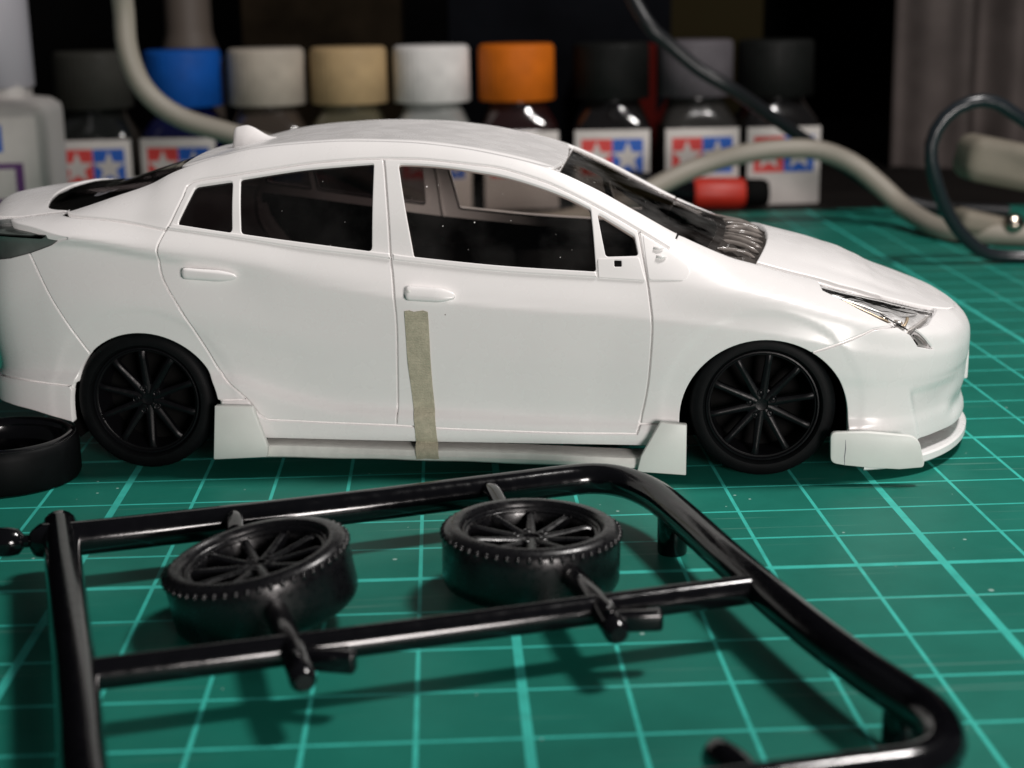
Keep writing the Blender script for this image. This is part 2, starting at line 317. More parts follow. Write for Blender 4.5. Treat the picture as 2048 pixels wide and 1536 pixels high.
def _table():
    A,B=np.meshgrid(_gt,_gz,indexing='ij');G=inset0(A.ravel(),B.ravel()).reshape(A.shape)
    k=np.array([.01,.06,.23,.40,.23,.06,.01]);kt=np.array([.08,.24,.36,.24,.08])
    p=np.pad(G,((0,0),(3,3)),'edge');G=sum(w*p[:,i:i+G.shape[1]] for i,w in enumerate(k))
    p=np.pad(G,((2,2),(0,0)),'edge');G=sum(w*p[i:i+G.shape[0]] for i,w in enumerate(kt))
    return G
_GT=_table()
def _cub(f): return (-.5*f+f*f-.5*f**3,1-2.5*f*f+1.5*f**3,.5*f+2*f*f-1.5*f**3,-.5*f*f+.5*f**3)
def inset(t,z):
    u=np.clip((t-_gt[0])/.025,1.001,len(_gt)-3.001);w=np.clip((z-_gz[0])/.02,1.001,len(_gz)-3.001)
    i=u.astype(int);j=w.astype(int);a=_cub(u-i);b=_cub(w-j);o=0
    for p in range(4):
        for q in range(4): o=o+a[p]*b[q]*_GT[i+p-1,j+q-1]
    return o
def S(t,z):
    t=np.atleast_1d(np.asarray(t,float));z=np.atleast_1d(np.asarray(z,float))
    x,y=plan(t);nx,ny=pnorm(t);i=inset(t,z)
    return np.stack([x-nx*i,-(y-ny*i),z],-1)
def normal(F,a,b,e=4e-3,flip=1):
    da=F(a+e,b)-F(a-e,b);db=F(a,b+e)-F(a,b-e)
    n=np.cross(da,db)*flip;return n/np.maximum(np.linalg.norm(n,axis=-1,keepdims=True),1e-12)
CROWN=[(-7.05,.1),(-6.9,.17),(-6.5,.21),(-6.1,.22),(-5.6,.19),(-5.2,.175),(-4.6,.175),(-4.1,.16),(-3.75,.08),(-3.4,.0),(-2.5,-.02),(0,-.01),(1.3,.0),(2.0,.02),(2.6,.08),(3.3,.15),(3.8,.19),(4.4,.215),(5.0,.235),(5.6,.235),(6.2,.19),(6.7,.115),(7.1,.04),(7.325,0)]
_kt=np.array([t_of_x(b[0]) for b in CROWN]);_kk=[b[1] for b in CROWN]
VS=1.85
def T(t,v):  # v = -VS..VS across (negative = near side)
    t=np.atleast_1d(np.asarray(t,float));v=np.atleast_1d(np.asarray(v,float));s=v/VS
    zr,ir=rail(t);x,y=plan(t);nx,ny=pnorm(t)
    rx=x-nx*ir;ry=y-ny*ir;k=pchip(_kt,_kk,t)
    a=np.abs(s)
    z=zr+k*(1-a**2.4)
    # roof: shallow gutter inside the rail, bonnet: soft ridge
    z=z-.035*np.exp(-((a-.93)/.03)**2)*smooth(t_of_x(-3.4),t_of_x(-2.9),t)*(1-smooth(t_of_x(1.2),t_of_x(1.5),t))
    bn=smooth(t_of_x(4.2),t_of_x(6.0),t)*(1-smooth(t_of_x(6.4),t_of_x(6.9),t))
    z=z-.018*bn*np.exp(-((a-.76)/.10)**2)
    return np.stack([rx,s*ry,z],-1)
POLY={
 'Bl':[(-0.863,4.257),(-0.832,4.076),(-0.77,3.534),(-0.728,2.992),(-0.683,2.69),(-0.644,2.126),(-0.665,1.431),(-0.699,0.693)],
 'FDt':[(-0.863,4.257),(-0.375,4.243),(0.035,4.203),(0.37,4.163),(0.704,4.116),(1.041,4.021),(1.365,3.91),(1.648,3.785),(1.891,3.666),(2.254,3.476),(2.57,3.298)],
 'FDf':[(2.57,3.298),(2.623,3.056),(2.702,2.667),(2.746,2.384),(2.768,2.197),(2.769,1.997),(2.757,1.772),(2.726,1.372),(2.673,1.025),(2.576,0.62)],
 'Db':[(2.576,0.62),(1.523,0.614),(-0.122,0.657),(-0.699,0.693),(-1.73,0.727),(-2.312,0.753),(-2.469,0.762)],
 'RDr':[(-2.469,0.762),(-2.589,0.835),(-2.749,1.055),(-3.104,1.396),(-3.296,1.754),(-3.5,2.138),(-3.666,2.442),(-3.739,2.555),(-3.842,2.78),(-3.875,3.052),(-3.863,3.195),(-3.787,3.366)],
 'RDt':[(-3.787,3.366),(-3.746,3.428),(-3.68,3.585),(-3.598,3.79),(-3.509,3.958),(-2.999,4.045),(-2.458,4.123),(-1.868,4.201),(-1.32,4.242),(-0.863,4.257)],
 'Cs':[(-3.509,3.958),(-3.826,3.933),(-4.155,3.887),(-4.419,3.843)],
 'Qs':[(-3.787,3.366),(-4.537,3.477),(-5.511,3.531)],
 'As':[(2.57,3.298),(2.792,3.174),(3.006,3.052)],
 'Asu':[(3.006,3.052),(3.102,3.219)],
 'seamF':[(4.862,1.769),(5.488,1.983),(5.733,2.06),(6.074,2.058)],
 'seamR':[(-4.994,1.681),(-5.201,2.034),(-5.419,2.393),(-5.638,2.758),(-5.797,3.044)],
 'hlLow':[(6.074,2.058),(5.653,2.25),(5.383,2.383),(5.087,2.504)],
 'hlTip':[(5.087,2.504),(5.079,2.537)],
 'hlFrontLow':[(6.074,2.058),(6.265,1.934),(6.379,1.771),(6.671,1.696)],
 'hlFront':[(6.671,1.696),(6.519,1.851),(6.438,1.938),(6.365,1.993)],
 'apr':[(-5.254,1.203),(-6.133,1.243),(-6.879,1.198)],
 'aprB':[(-5.252,0.67),(-5.901,0.802),(-6.429,0.835)],
 'tail':[(-5.797,3.044),(-5.141,3.261)],
 'tail2':[(-5.797,3.044),(-6.138,2.96)],
 'deck':[(-5.14,3.267),(-5.791,3.374),(-6.543,3.419)],
 'sillT':[(-3.123,1.036),(-2.749,1.055)],
 'sillF':[(2.621,0.751),(3.176,0.758)],
 'sillB':[(3.226,0.423),(-0.107,0.437),(-2.538,0.477),(-3.18,0.484)],
 'wq':[(-3.441,3.907),(-2.932,3.972),(-2.891,3.332),(-3.627,3.443)],
 'wr':[(-2.808,3.998),(-2.234,4.078),(-1.862,4.121),(-1.383,4.157),(-1.001,4.182),(-0.993,3.077),(-1.818,3.188),(-2.751,3.321)],
 'wf':[(-0.644,4.176),(-0.296,4.16),(0.026,4.128),(0.375,4.076),(0.71,4.016),(1.046,3.925),(1.369,3.817),(1.652,3.705),(1.921,3.573),(1.963,3.252),(2.006,2.808),(0.74,2.888),(-0.406,3.003)],
 'wt':[(2.035,3.508),(2.512,3.232),(2.564,3.003),(2.155,2.995)],
 'belt1t':[(-3.7,3.447),(-2.894,3.326),(-1.818,3.181),(-0.973,3.068),(-0.743,3.043)],
 'belt1b':[(-0.714,2.954),(-0.984,2.994),(-1.815,3.092),(-2.93,3.263),(-3.774,3.378)],
 'belt2t':[(-0.709,3.037),(-0.406,2.996),(0.74,2.879),(2.019,2.795)],
 'belt2b':[(2.041,2.711),(0.742,2.793),(-0.404,2.914),(-0.694,2.947)],
 'mb':[(2.03,2.959),(2.585,2.972),(2.682,2.673),(2.047,2.708)],
 'mh':[(2.262,2.926),(2.348,2.922),(2.352,2.857),(2.266,2.857)],
 'mt':[(2.618,3.246),(2.792,3.151),(3.006,3.033),(3.238,2.866),(3.272,2.793),(3.188,2.679),(2.715,2.679)],
 'pegs':[(2.834,3.062),(2.875,2.962)],
 'h1':[(-3.55,2.807),(-2.791,2.762)],
 'h2':[(-0.518,2.532),(0.165,2.484)],
 'tape':[(-0.535,2.299),(-0.23,2.314),(-0.212,1.898),(-0.188,1.254),(-0.154,0.774),(-0.14,0.454)],
 'tapeL':[(-0.535,2.299),(-0.49,1.756),(-0.478,1.105),(-0.454,0.483)],
 'arR':[(-5.252,0.67),(-5.22,1.069),(-5.181,1.369),(-4.997,1.666),(-4.762,1.796),(-4.51,1.895),(-4.254,1.941),(-3.994,1.922),(-3.778,1.844),(-3.595,1.722),(-3.451,1.563),(-3.327,1.409),(-3.23,1.293),(-3.159,1.148),(-3.124,1.029)],
 'arF':[(3.176,0.758),(3.187,0.908),(3.212,1.125),(3.314,1.399),(3.424,1.564),(3.553,1.691),(3.727,1.796),(3.908,1.867),(4.082,1.909),(4.256,1.924),(4.438,1.908),(4.613,1.865),(4.862,1.769),(4.996,1.672),(5.099,1.56),(5.2,1.418),(5.282,1.269),(5.348,1.098),(5.379,0.922),(5.37,0.685)],
}
SKR=[(-3.159, 1.005), (-2.638, 0.999), (-2.454, 0.432), (-2.475, 0.286), (-3.221, 0.24)]
SKF=[(2.89, 0.839), (3.238, 0.808), (3.235, 0.108), (2.581, 0.147), (2.634, 0.365)]
CAN=[(5.121, 0.719), (5.6, 0.724), (6.182, 0.677), (6.275, 0.61), (6.353, 0.323), (6.343, 0.254), (6.034, 0.222), (5.651, 0.237), (5.325, 0.267), (5.135, 0.299)]
# ------------------------------------------------------------------ panels cut out of the body surface
def dens(poly,h):
    out=[];n=len(poly)
    for i in range(n):
        a=np.array(poly[i],float);b=np.array(poly[(i+1)%n],float);k=max(1,int(math.ceil(np.linalg.norm(b-a)/h)))
        for j in range(k): out.append(a+(b-a)*j/k)
    return np.array(out)
def sp2(pts,h=.06):
    return [(p.x,p.y) for p in spline([(a,b,0) for a,b in pts],h)]
def area2(P): x,y=P[:,0],P[:,1]; return .5*np.sum(x*np.roll(y,-1)-y*np.roll(x,-1))
def clean(P,e=.004):
    k=[0]
    for i in range(1,len(P)):
        if np.linalg.norm(P[i]-P[k[-1]])>e: k.append(i)
    if np.linalg.norm(P[k[-1]]-P[0])<=e: k=k[:-1]
    return P[k]
def offs(P,d):  # inward for CCW
    a=np.roll(P,1,0);b=np.roll(P,-1,0)
    e1=P-a;e2=b-P; e1/=np.linalg.norm(e1,axis=1)[:,None]+1e-9;e2/=np.linalg.norm(e2,axis=1)[:,None]+1e-9
    n1=np.stack([-e1[:,1],e1[:,0]],1);n2=np.stack([-e2[:,1],e2[:,0]],1)
    m=n1+n2;l=np.linalg.norm(m,axis=1)[:,None];m=np.where(l>.2,m/np.maximum(l,.2),n1)
    c=np.clip((m*n1).sum(1),.55,1)[:,None]
    return P+m*d/c,m
def inside(pt,loops):
    x,y=pt[:,0][:,None],pt[:,1][:,None];c=np.zeros(len(pt),int)
    for Lp in loops:
        x1,y1=Lp[:,0][None],Lp[:,1][None];x2,y2=np.roll(Lp[:,0],-1)[None],np.roll(Lp[:,1],-1)[None]
        cond=((y1>y)!=(y2>y))&(x<(x2-x1)*(y-y1)/(y2-y1+1e-12)+x1)
        c+=cond.sum(1)
    return c%2==1
def panel(name,F,outer,holes=(),h=.075,gap=.0135,bev=.013,depth=.06,lift=0.0,material=None,parent=None,mirror=True,seam=(),disp=None,label=None):
    loops=[]
    for i,q in enumerate([outer]+list(holes)):
        P=clean(dens(q,h*.75)); a=area2(P)
        if (a<0)==(i==0): P=P[::-1]
        loops.append(P)
    B=[];A=[];Mo=[]
    for P in loops:
        b,m=offs(P,gap); a,_=offs(P,gap+bev)
        for sv in seam:      # edges lying on the centre line stay put
            k=np.abs(P[:,0]-sv)<1e-3; b[k,0]=sv;a[k,0]=sv
        B.append(b);A.append(a);Mo.append(m)
    allA=np.concatenate(A);lo=allA.min(0);hi=allA.max(0)
    gx=np.arange(lo[0]+h/2,hi[0],h);gy=np.arange(lo[1]+h/2,hi[1],h*.866)
    G=np.array([(x+(h/2 if j%2 else 0),y) for j,y in enumerate(gy) for x in gx]) if len(gx) and len(gy) else np.zeros((0,2))
    if len(G):
        G=G[inside(G,A)]
        if len(G):
            keep=np.ones(len(G),bool)
            for s in range(0,len(G),2000):
                d=((G[s:s+2000,None]-allA[None])**2).sum(2).min(1); keep[s:s+2000]=d>(h*.5)**2
            G=G[keep]
    pts=np.concatenate([allA,G]);edges=[];k=0
    for a in A:
        n=len(a);edges+=[(k+i,k+(i+1)%n) for i in range(n)];k+=n
    r=delaunay_2d_cdt([Vector(p) for p in pts],edges,[],0,1e-5)
    V2=np.array([tuple(v) for v in r[0]]);T3=np.array([t for t in r[2] if len(t)==3])
    cen=V2[T3].mean(1);T3=T3[inside(cen,A)]
    ar=((V2[T3[:,1]]-V2[T3[:,0]])[:,0]*(V2[T3[:,2]]-V2[T3[:,0]])[:,1]-(V2[T3[:,1]]-V2[T3[:,0]])[:,1]*(V2[T3[:,2]]-V2[T3[:,0]])[:,0])
    T3=np.where((ar<0)[:,None],T3[:,::-1],T3)
    def ev(Q): return F(Q[:,0],Q[:,1]),normal(F,Q[:,0],Q[:,1])
    X,N=ev(V2); X=X+N*lift
    if disp is not None: X=X+N*disp(V2)[:,None]
    verts=[X];norms=[N];faces=[tuple(t) for t in T3];base=len(V2)
    orig={tuple(np.round(v,5)):i for i,v in enumerate(V2)}
    for a,b,m in zip(A,B,Mo):
        n=len(a);ia=[]
        for p in a:
            key=tuple(np.round(p,5));j=orig.get(key)
            if j is None: j=int(((V2-p)**2).sum(1).argmin())
            ia.append(j)
        Xb,Nb=ev(b);e=4e-3;Xo,_=ev(b-m*e);od=Xo-Xb;od/=np.linalg.norm(od,axis=1)[:,None]+1e-9
        Nm=Nb+od*.9;Nm/=np.linalg.norm(Nm,axis=1)[:,None]
        verts+=[Xb+Nb*(lift-bev*.7),Xb+Nb*(lift-depth),Xb+Nb*(lift-depth)];norms+=[Nm,od*.98+Nb*.2,od]
        ib=base;ic=base+n;base+=3*n
        for i in range(n):
            j=(i+1)%n
            faces.append((ia[i],ib+i,ib+j,ia[j])); faces.append((ib+i,ic+i,ic+j,ib+j))
    V=np.concatenate(verts);NN=np.concatenate(norms)
    material=material or M['white']
    res=[obj(name,V,faces,material,parent,smooth=180,normals=NN)]
    if label: res[0]['label']=label
    if mirror:
        par2=mirror if isinstance(mirror,bpy.types.Object) else parent
        res.append(obj(name,V*[1,-1,1],[f[::-1] for f in faces],material,par2,smooth=180,normals=NN*[1,-1,1]))
    return res
def tx(x): return float(t_of_x(x))
def railpts(x0,x1,dz=0.0,n=None,ts=None):
    t0,t1=(tx(x0),tx(x1)) if ts is None else ts
    n=n or max(2,int(abs(t1-t0)/.08)); tt=np.linspace(t0,t1,n); return [(float(a),float(b)+dz) for a,b in zip(tt,rail(tt)[0])]
D={k:sp2(v) if len(v)>2 and k not in('wq','wr','wf','wt','mb','mh','mt','hlFrontLow','hlFront','pegs','h1','h2') else list(v) for k,v in POLY.items()}
D['wr']=sp2(POLY['wr'][:5])+list(POLY['wr'][5:]); D['wf']=sp2(POLY['wf'][:9])+sp2(POLY['wf'][8:11])[1:]+sp2(POLY['wf'][10:])[1:]
def rev(l): return list(l)[::-1]
def rnd(poly,r):  # round the corners of a polygon
    out=[];n=len(poly)
    for i in range(n):
        p=Vector(poly[i]);a=Vector(poly[i-1]);b=Vector(poly[(i+1)%n])
        ea=(a-p);eb=(b-p);ang=ea.angle(eb) if ea.length>1e-6 and eb.length>1e-6 else math.pi
        if ang>R(150): out.append(tuple(p)); continue
        k=min(r,ea.length*.45,eb.length*.45);q0=p+ea.normalized()*k;q1=p+eb.normalized()*k
        for s in (0,.25,.5,.75,1): out.append(tuple(q0*(1-s)**2+p*2*s*(1-s)+q1*s*s))
    return out
CAR_LOC=(-2.275414,4.554812,0.0); CAR_YAW=R(-8.1296)
car=empty('model_car',CAR_LOC,(0,0,CAR_YAW))
tag(car,'white hatchback scale model car standing on black wheels on the green cutting mat','model car')
def arcpts(cx,cz,r,a0,a1,n): return [(cx+r*math.cos(R(a)),cz+r*math.sin(R(a))) for a in np.linspace(a0,a1,n)]
# arches as smooth curves through the measured outline
def arch(cx,cz,r,zl,zr):
    L_=[(cx-r,zl)] if zl<cz-.05 else []
    return L_+arcpts(cx,cz,r,180,0,41)+([(cx+r,zr)] if zr<cz-.05 else [])
RT0=D['Asu'][-1][0]
ARR=arch(-4.216,.90,1.052,.66,.90); ARF=arch(4.264,.815,1.113,.76,.60)
ARR=[q for q in ARR if not (q[0]>-4 and q[1]<1.04)]+[(-3.164,1.03)]
def cut(path,z0=None,x0=None,left=True):
    return path
# rear arch pieces: bumper seam meets the arch near (-4.975,1.69)
def split(path,pt):
    i=int(np.argmin([(a-pt[0])**2+(b-pt[1])**2 for a,b in path])); return path[:i+1],path[i:]
aR_back,aR_front=split(ARR,(-4.975,1.676)); aF_back,aF_front=split(ARF,(4.86,1.755))
sR=[aR_back[-1]]+D['seamR'][3:]; sF=[aF_back[-1]]+D['seamF'][3:]
tail_top=D['deck']+[(-7.2,3.36),(-8.0,3.28),(TMIN,3.22)]
wq=rnd(D['wq'],.05); wr=rnd(D['wr'],.05); wf=rnd(D['wf'],.04); wt=rnd(D['wt'],.03)
# --- side structure above the windows
roofside=[p for p in D['RDt']]+D['FDt'][1:]+D['As'][1:]+D['Asu'][1:]+railpts(0,0,ts=(RT0,tx(-5.54)))+rev(D['Qs'])[1:-1]
panel('roof_side_rail',S,roofside,parent=car,depth=.10,gap=.013)
quarter=rev(D['Qs'])+rev([p for p in D['RDr'] if p[1]>1.05])[1:]+[(-2.757,1.047)]+[(-3.163,1.03)]+rev(aR_front)[1:]+sR[1:]+D['tail'][1:]+tail_top+[(TMIN,float(rail(TMIN)[0]))]+railpts(0,0,ts=(TMIN,tx(-5.54)))[1:]
panel('quarter_panel',S,quarter,parent=car,depth=.12,seam=(TMIN,),h=.06)
rb=rev(sR)+[aR_back[i] for i in range(len(aR_back)-2,-1,-1) if aR_back[i][1]>1.19]+D['apr']+[(-7.6,1.15),(TMIN,1.1),(TMIN,2.75),(-7.6,2.8),(-6.9,2.86)]+rev(D['tail2'])
panel('rear_bumper',S,rb,parent=car,depth=.12,seam=(TMIN,))
ap=[p for p in aR_back if p[1]<1.19]+rev(D['apr'])[:0]
ap=[(-5.268,1.195)]+rev(ap)+D['aprB'][1:]+[(-7.2,.82),(TMIN,.80),(TMIN,1.1),(-7.6,1.15)]+rev(D['apr'])
panel('rear_apron',S,ap,parent=car,depth=.12,lift=.012,seam=(TMIN,))
# tail lamp opening: the lens is missing, the panel colour paints the dim grey-green hollow
tl=D['tail']+D['deck'][2:]+[(-7.2,3.34),(-8.0,3.26),(TMIN,3.2),(TMIN,2.77),(-7.6,2.82),(-6.9,2.88)]+rev(D['tail2'])[:-1]
panel('tail_lamp_hollow',S,tl,parent=car,gap=-.04,lift=-.10,depth=.03,h=.1,seam=(TMIN,),material=M['smoky'],label='open tail lamp recess, its dim inside painted smoky grey')
# --- doors
frd=panel('front_door',S,D['FDt']+D['FDf'][1:]+[p for p in D['Db'] if p[0]>-.70][1:]+rev(D['Bl'])[:-1],[wf,wt],parent=car,depth=.10)
rrd=panel('rear_door',S,rev(D['Bl'])[-1:]+D['Bl'][1:]+[p for p in D['Db'] if p[0]<-.72]+D['RDr'][1:]+D['RDt'][1:-1],[wq,wr],parent=car,depth=.10)
fen=panel('front_fender',S,D['As']+D['Asu'][1:]+railpts(0,0,ts=(RT0,D['hlTip'][1][0]-.03))[1:]+D['hlTip'][1:]+rev(D['hlLow'])+rev(sF)[1:]+rev(aF_back)[1:]+rev(D['sillF'])[1:]+rev([p for p in D['FDf'] if p[1]>.76])[1:-1],parent=car,depth=.12,h=.06)
hlf=[D['hlFront'][-1],(6.8,2.0),(7.1,2.045),(7.42,2.075)]
fb=sF+D['hlFrontLow'][1:]+D['hlFront'][1:]+hlf[1:]+railpts(0,0,ts=(7.55,TMAX))+[(TMAX,.45)]+[(8.2,.45),(7.4,.45),(6.6,.45),(6.0,.45),(5.377,.45)]+rev(aF_front)[:-1]
panel('front_bumper',S,fb,parent=car,depth=.14,seam=(TMAX,),h=.06)
sill=D['sillT']+[p for p in D['RDr'] if p[1]<1.04][::-1]+rev(D['Db'])[1:]+[(2.621,.751),(3.176,.762),(3.226,.417)]+D['sillB'][1:]
panel('sill',S,sill,parent=car,depth=.10)
# --- one continuous skin under the panels closes the panel lines
rl=railpts(0,0,dz=-.006,ts=(TMIN,TMAX))
hl=D['hlTip'][1:]+railpts(0,0,dz=-.05,ts=(D['hlTip'][1][0]+.08,7.3))+rev(hlf)+rev(D['hlFront'])[1:]+rev(D['hlFrontLow'])[1:]+D['hlLow'][1:]
skin=rl+[(TMAX,.47),(6,.47),(5.377,.5)]+rev(ARF)+[(3.2,.45),(0,.46),(-3.163,.5)]+rev(ARR)+[(-5.9,.80),(-7.2,.84),(TMIN,.84)]
panel('body_skin',S,skin,[wq,wr,wf,wt,clean(np.array(tl)),clean(np.array(hl))],parent=car,lift=-.06,gap=.02,bev=.01,depth=.05,h=.13,seam=(TMAX,TMIN))
panel('door_card',S,[(-2.9,.7),(2.9,.7),(2.95,2.3),(3.3,2.45)]+[(float(q),float(pchip(_bt,_bz,q))-.10) for q in np.linspace(3.0,-3.7,40)]+[(-3.75,3.1),(-3.1,2.2)],parent=car,lift=-.13,gap=0,h=.2,depth=.03,material=M['interior'])
# --- door glass, mouldings, handles (sub-parts of the doors)
panel('window_pane',S,wf,parent=frd[0],mirror=frd[1],gap=-.03,lift=-.05,depth=.02,h=.12,material=M['glass'])
panel('quarter_light',S,wt,parent=frd[0],mirror=frd[1],gap=-.03,lift=-.05,depth=.02,h=.12,material=M['glass'])
panel('window_pane',S,wr,parent=rrd[0],mirror=rrd[1],gap=-.03,lift=-.05,depth=.02,h=.12,material=M['glass_dark'])
panel('quarter_light',S,wq,parent=rrd[0],mirror=rrd[1],gap=-.03,lift=-.05,depth=.02,h=.12,material=M['glass_dark'])
panel('belt_moulding',S,D['belt1t']+D['belt1b'],parent=rrd[0],mirror=rrd[1],gap=.006,lift=.022,bev=.02,depth=.05,h=.05)
panel('belt_moulding',S,D['belt2t']+D['belt2b'],parent=frd[0],mirror=frd[1],gap=.006,lift=.022,bev=.02,depth=.05,h=.05)
panel('mirror_mount',S,rnd(D['mb'],.03),[rnd(D['mh'],.008)],parent=frd[0],mirror=frd[1],gap=.006,lift=.018,bev=.012,depth=.08,h=.05)
panel('mount_recess',S,D['mh'],parent=frd[0],mirror=frd[1],gap=-.01,lift=.003,bev=.004,depth=.002,h=.05,material=M['interior'])
panel('fender_trim',S,rnd(D['mt'],.05),parent=fen[0],mirror=fen[1],gap=.006,lift=.012,bev=.012,depth=.05,h=.05)
def onS(t,z,l=0.0):
    a=np.array([t]);b=np.array([z]); return Vector((S(a,b)+normal(S,a,b)*l)[0])
def mirror_copy(o,parent):
    me=o.data.copy(); me.transform(Matrix.Scale(-1,4,(0,1,0))); me.flip_normals(); return link(bpy.data.objects.new(o.name.split('.')[0],me),parent)
# slim wedge handles
def handle(p0,p1,par,par2):
    def mk(pr):
        mb=MB();n=26;m=14;v=[];f=[]
        for i in range(n+1):
            s=i/n;t=p0[0]+(p1[0]-p0[0])*s;z=p0[1]+(p1[1]-p0[1])*s
            hw=.082*min(1,math.sqrt(max(0,1-((.10-s)/.10)**2)) if s<.10 else 1)*(1-max(0,(s-.62)/.38)**1.8*.68)*(math.sqrt(max(0,1-((s-.96)/.04)**2)) if s>.96 else 1)+.003
            th=.115*min(1,(s/.05)**.5 if s<.05 else 1)*(1-max(0,(s-.55)/.45)**2*.75)
            for k in range(m):
                a=2*math.pi*k/m;c_,s_=math.cos(a),math.sin(a)
                sx=abs(c_)**.6*math.copysign(1,c_);sy=abs(s_)**.6*math.copysign(1,s_)
                v.append(onS(t,z+hw*sx,.052+th*.5*sy))
        for i in range(n):
            for k in range(m): a=i*m+k;b=i*m+(k+1)%m; f.append((a,a+m,b+m,b))
        f.append(tuple(range(m)));f.append(tuple(n*m+k for k in range(m-1,-1,-1)))
        return mb.add(v,f).build('door_handle',M['white'],pr,60)
    o=mk(par); mirror_copy(o,par2); return o
handle(D['h1'][0],D['h1'][1],rrd[0],rrd[1]); hh=handle(D['h2'][0],D['h2'][1],frd[0],frd[1])
kc=onS(D['h2'][0][0]+.06,D['h2'][0][1]-.005,.108)
v,f=lathe([(.001,.004),(.016,.004),(.022,.0),(.03,-.004)],14); mm=Matrix.Translation(kc)@Euler((R(90),0,0)).to_matrix().to_4x4()
MB().add(v,f,mm).build('key_cover',M['white2'],frd[0])
for q in D['pegs']:
    c=onS(q[0],q[1],.02); pth=[c+Vector((-.06,0,.008)),c+Vector((-.045,-.02,.006)),c+Vector((.0,-.025,0)),c+Vector((.05,-.015,-.004)),c+Vector((.075,.0,-.006))]
    v,f=tube(pth,[.008,.019,.022,.017,.004],12); o=MB().add(v,f).build('locating_peg',M['white'],fen[0],60); mirror_copy(o,fen[1])
# --- head lamp: chromed reflector sunk into the opening
def hdisp(V): 
    return .03*np.sin(V[:,0]*9+V[:,1]*5)*np.sin(V[:,1]*11)-.05*np.exp(-((V[:,0]-6.2)**2+(V[:,1]-2.12)**2)/.03)
hlp=panel('head_lamp',S,hl,parent=car,gap=-.05,lift=-.10,depth=.03,bev=.005,h=.035,material=M['silver'],disp=hdisp)
def dome(t,z,r,l,par,par2,m):
    c=onS(t,z,l);nn=onS(t,z,l+.1)-c;q=nn.to_track_quat('Z','Y').to_matrix().to_4x4()
    v,f=lathe([(r,-.02),(r,.01),(r*.86,.016),(r*.8,.0),(r*.74,.01),(r*.5,r*.45),(r*.2,r*.6),(.001,r*.62)],20)
    o=MB().add(v,f,Matrix.Translation(c)@q).build('reflector_bowl',m,par,60); mirror_copy(o,par2)
dome(6.28,2.10,.085,-.09,hlp[0],hlp[1],M['chrome']); dome(6.02,2.17,.075,-.09,hlp[0],hlp[1],M['chrome_dark'])
for (a,b,m,r) in (((5.2,2.475),(6.15,2.19),'silver',.030),((5.42,2.40),(6.08,2.12),'tan_reflection',.024),((5.12,2.51),(6.95,2.12),'interior',.014),((6.3,2.01),(7.15,2.065),'chrome',.03),((6.3,2.06),(6.62,2.13),'tan_reflection',.022),((6.40,1.93),(6.62,1.74),'chrome',.03),((6.36,1.86),(6.42,1.78),'interior',.02),((6.0,2.22),(6.35,2.0),'interior',.013)):  # trim rods; the silver and tan ones stand in for reflected streaks
    pth=[onS(a[0]+(b[0]-a[0])*s,a[1]+(b[1]-a[1])*s,-.06) for s in np.linspace(0,1,9)]
    v,f=tube(pth,[r*.5]+[r]*7+[r*.5],8,squash=.6); o=MB().add(v,f).build('lamp_trim_glint',M[m],hlp[0],60); mirror_copy(o,hlp[1])
panel('lamp_lens',S,hl,parent=hlp[0],mirror=hlp[1],gap=-.01,lift=-.022,depth=.02,bev=.006,h=.07,material=M['lens'])
# --- top: bonnet, cowl, windscreen, roof, rear glass, deck
V_=VS
def sym(pts): return pts+[(a,-b) for a,b in rev(pts) if b<-1e-6]
cowl_c=lambda v: 4.16+.25*(1-(v/V_)**2); ws_c=lambda v: 3.58+.22*(1-(v/V_)**2)
vv=np.linspace(-V_,V_,25)
# bonnet runs to the nose along the rail
bon=[(float(cowl_c(v)),float(v)) for v in vv[::-1]]+[(float(t),-V_) for t in np.arange(4.3,TMAX-.15,.1)]+[(TMAX-.02,-V_),(TMAX-.02,V_)]+[(float(t),V_) for t in np.arange(4.3,TMAX-.15,.1)[::-1]]
panel('bonnet',T,bon,parent=car,mirror=False,h=.09,gap=.012,bev=.02,depth=.13)
panel('windscreen_cowl',T,[(float(ws_c(v))-.1,float(v)) for v in vv]+[(float(cowl_c(v))+.08,float(v)) for v in vv[::-1]],parent=car,mirror=False,lift=-.09,gap=0,h=.12,depth=.02,material=M['grime'],disp=lambda q: .035*np.sin((q[:,0]-ws_c(q[:,1]))*38)+.02*np.sin(q[:,1]*9))
for i,v0 in enumerate(np.linspace(-1.6,1.6,11)):
    pth=[]
    for s in np.linspace(0,1,8):
        t=float(ws_c(v0))+.02+(float(cowl_c(v0))-float(ws_c(v0))-.06)*s; a_=np.array([t]);b_=np.array([v0+.10*math.sin(s*2.6+i)])
        pth.append(Vector((T(a_,b_)+normal(T,a_,b_)*(-.075+.03*math.sin(math.pi*s)))[0]))
    v,f=tube(pth,[.012]+[.026+.008*(i%3)]*6+[.012],8); MB().add(v,f).build('cowl_rib',M['cowl_rib'],car,60)
wsf=lambda v: 1.40+.10*(1-(v/V_)**2)
panel('windscreen',T,[(float(wsf(v)),float(v)) for v in vv[::-1]]+[(float(t),-V_) for t in np.arange(1.5,3.5,.1)]+[(float(ws_c(v)),float(v)) for v in vv]+[(float(t),V_) for t in np.arange(1.5,3.5,.1)[::-1]],parent=car,mirror=False,lift=-.05,gap=-.02,h=.15,depth=.03,material=M['glass_shield'])
rw=.955*V_
roof=rnd([(float(wsf(v)),float(v)) for v in np.linspace(rw,-rw,21)]+[(-3.80,-rw),(-3.84,0),(-3.80,rw)],.12)
rf=panel('roof',T,[(a,b) for a,b in roof],parent=car,mirror=False,h=.12,gap=.01,bev=.02,depth=.10)
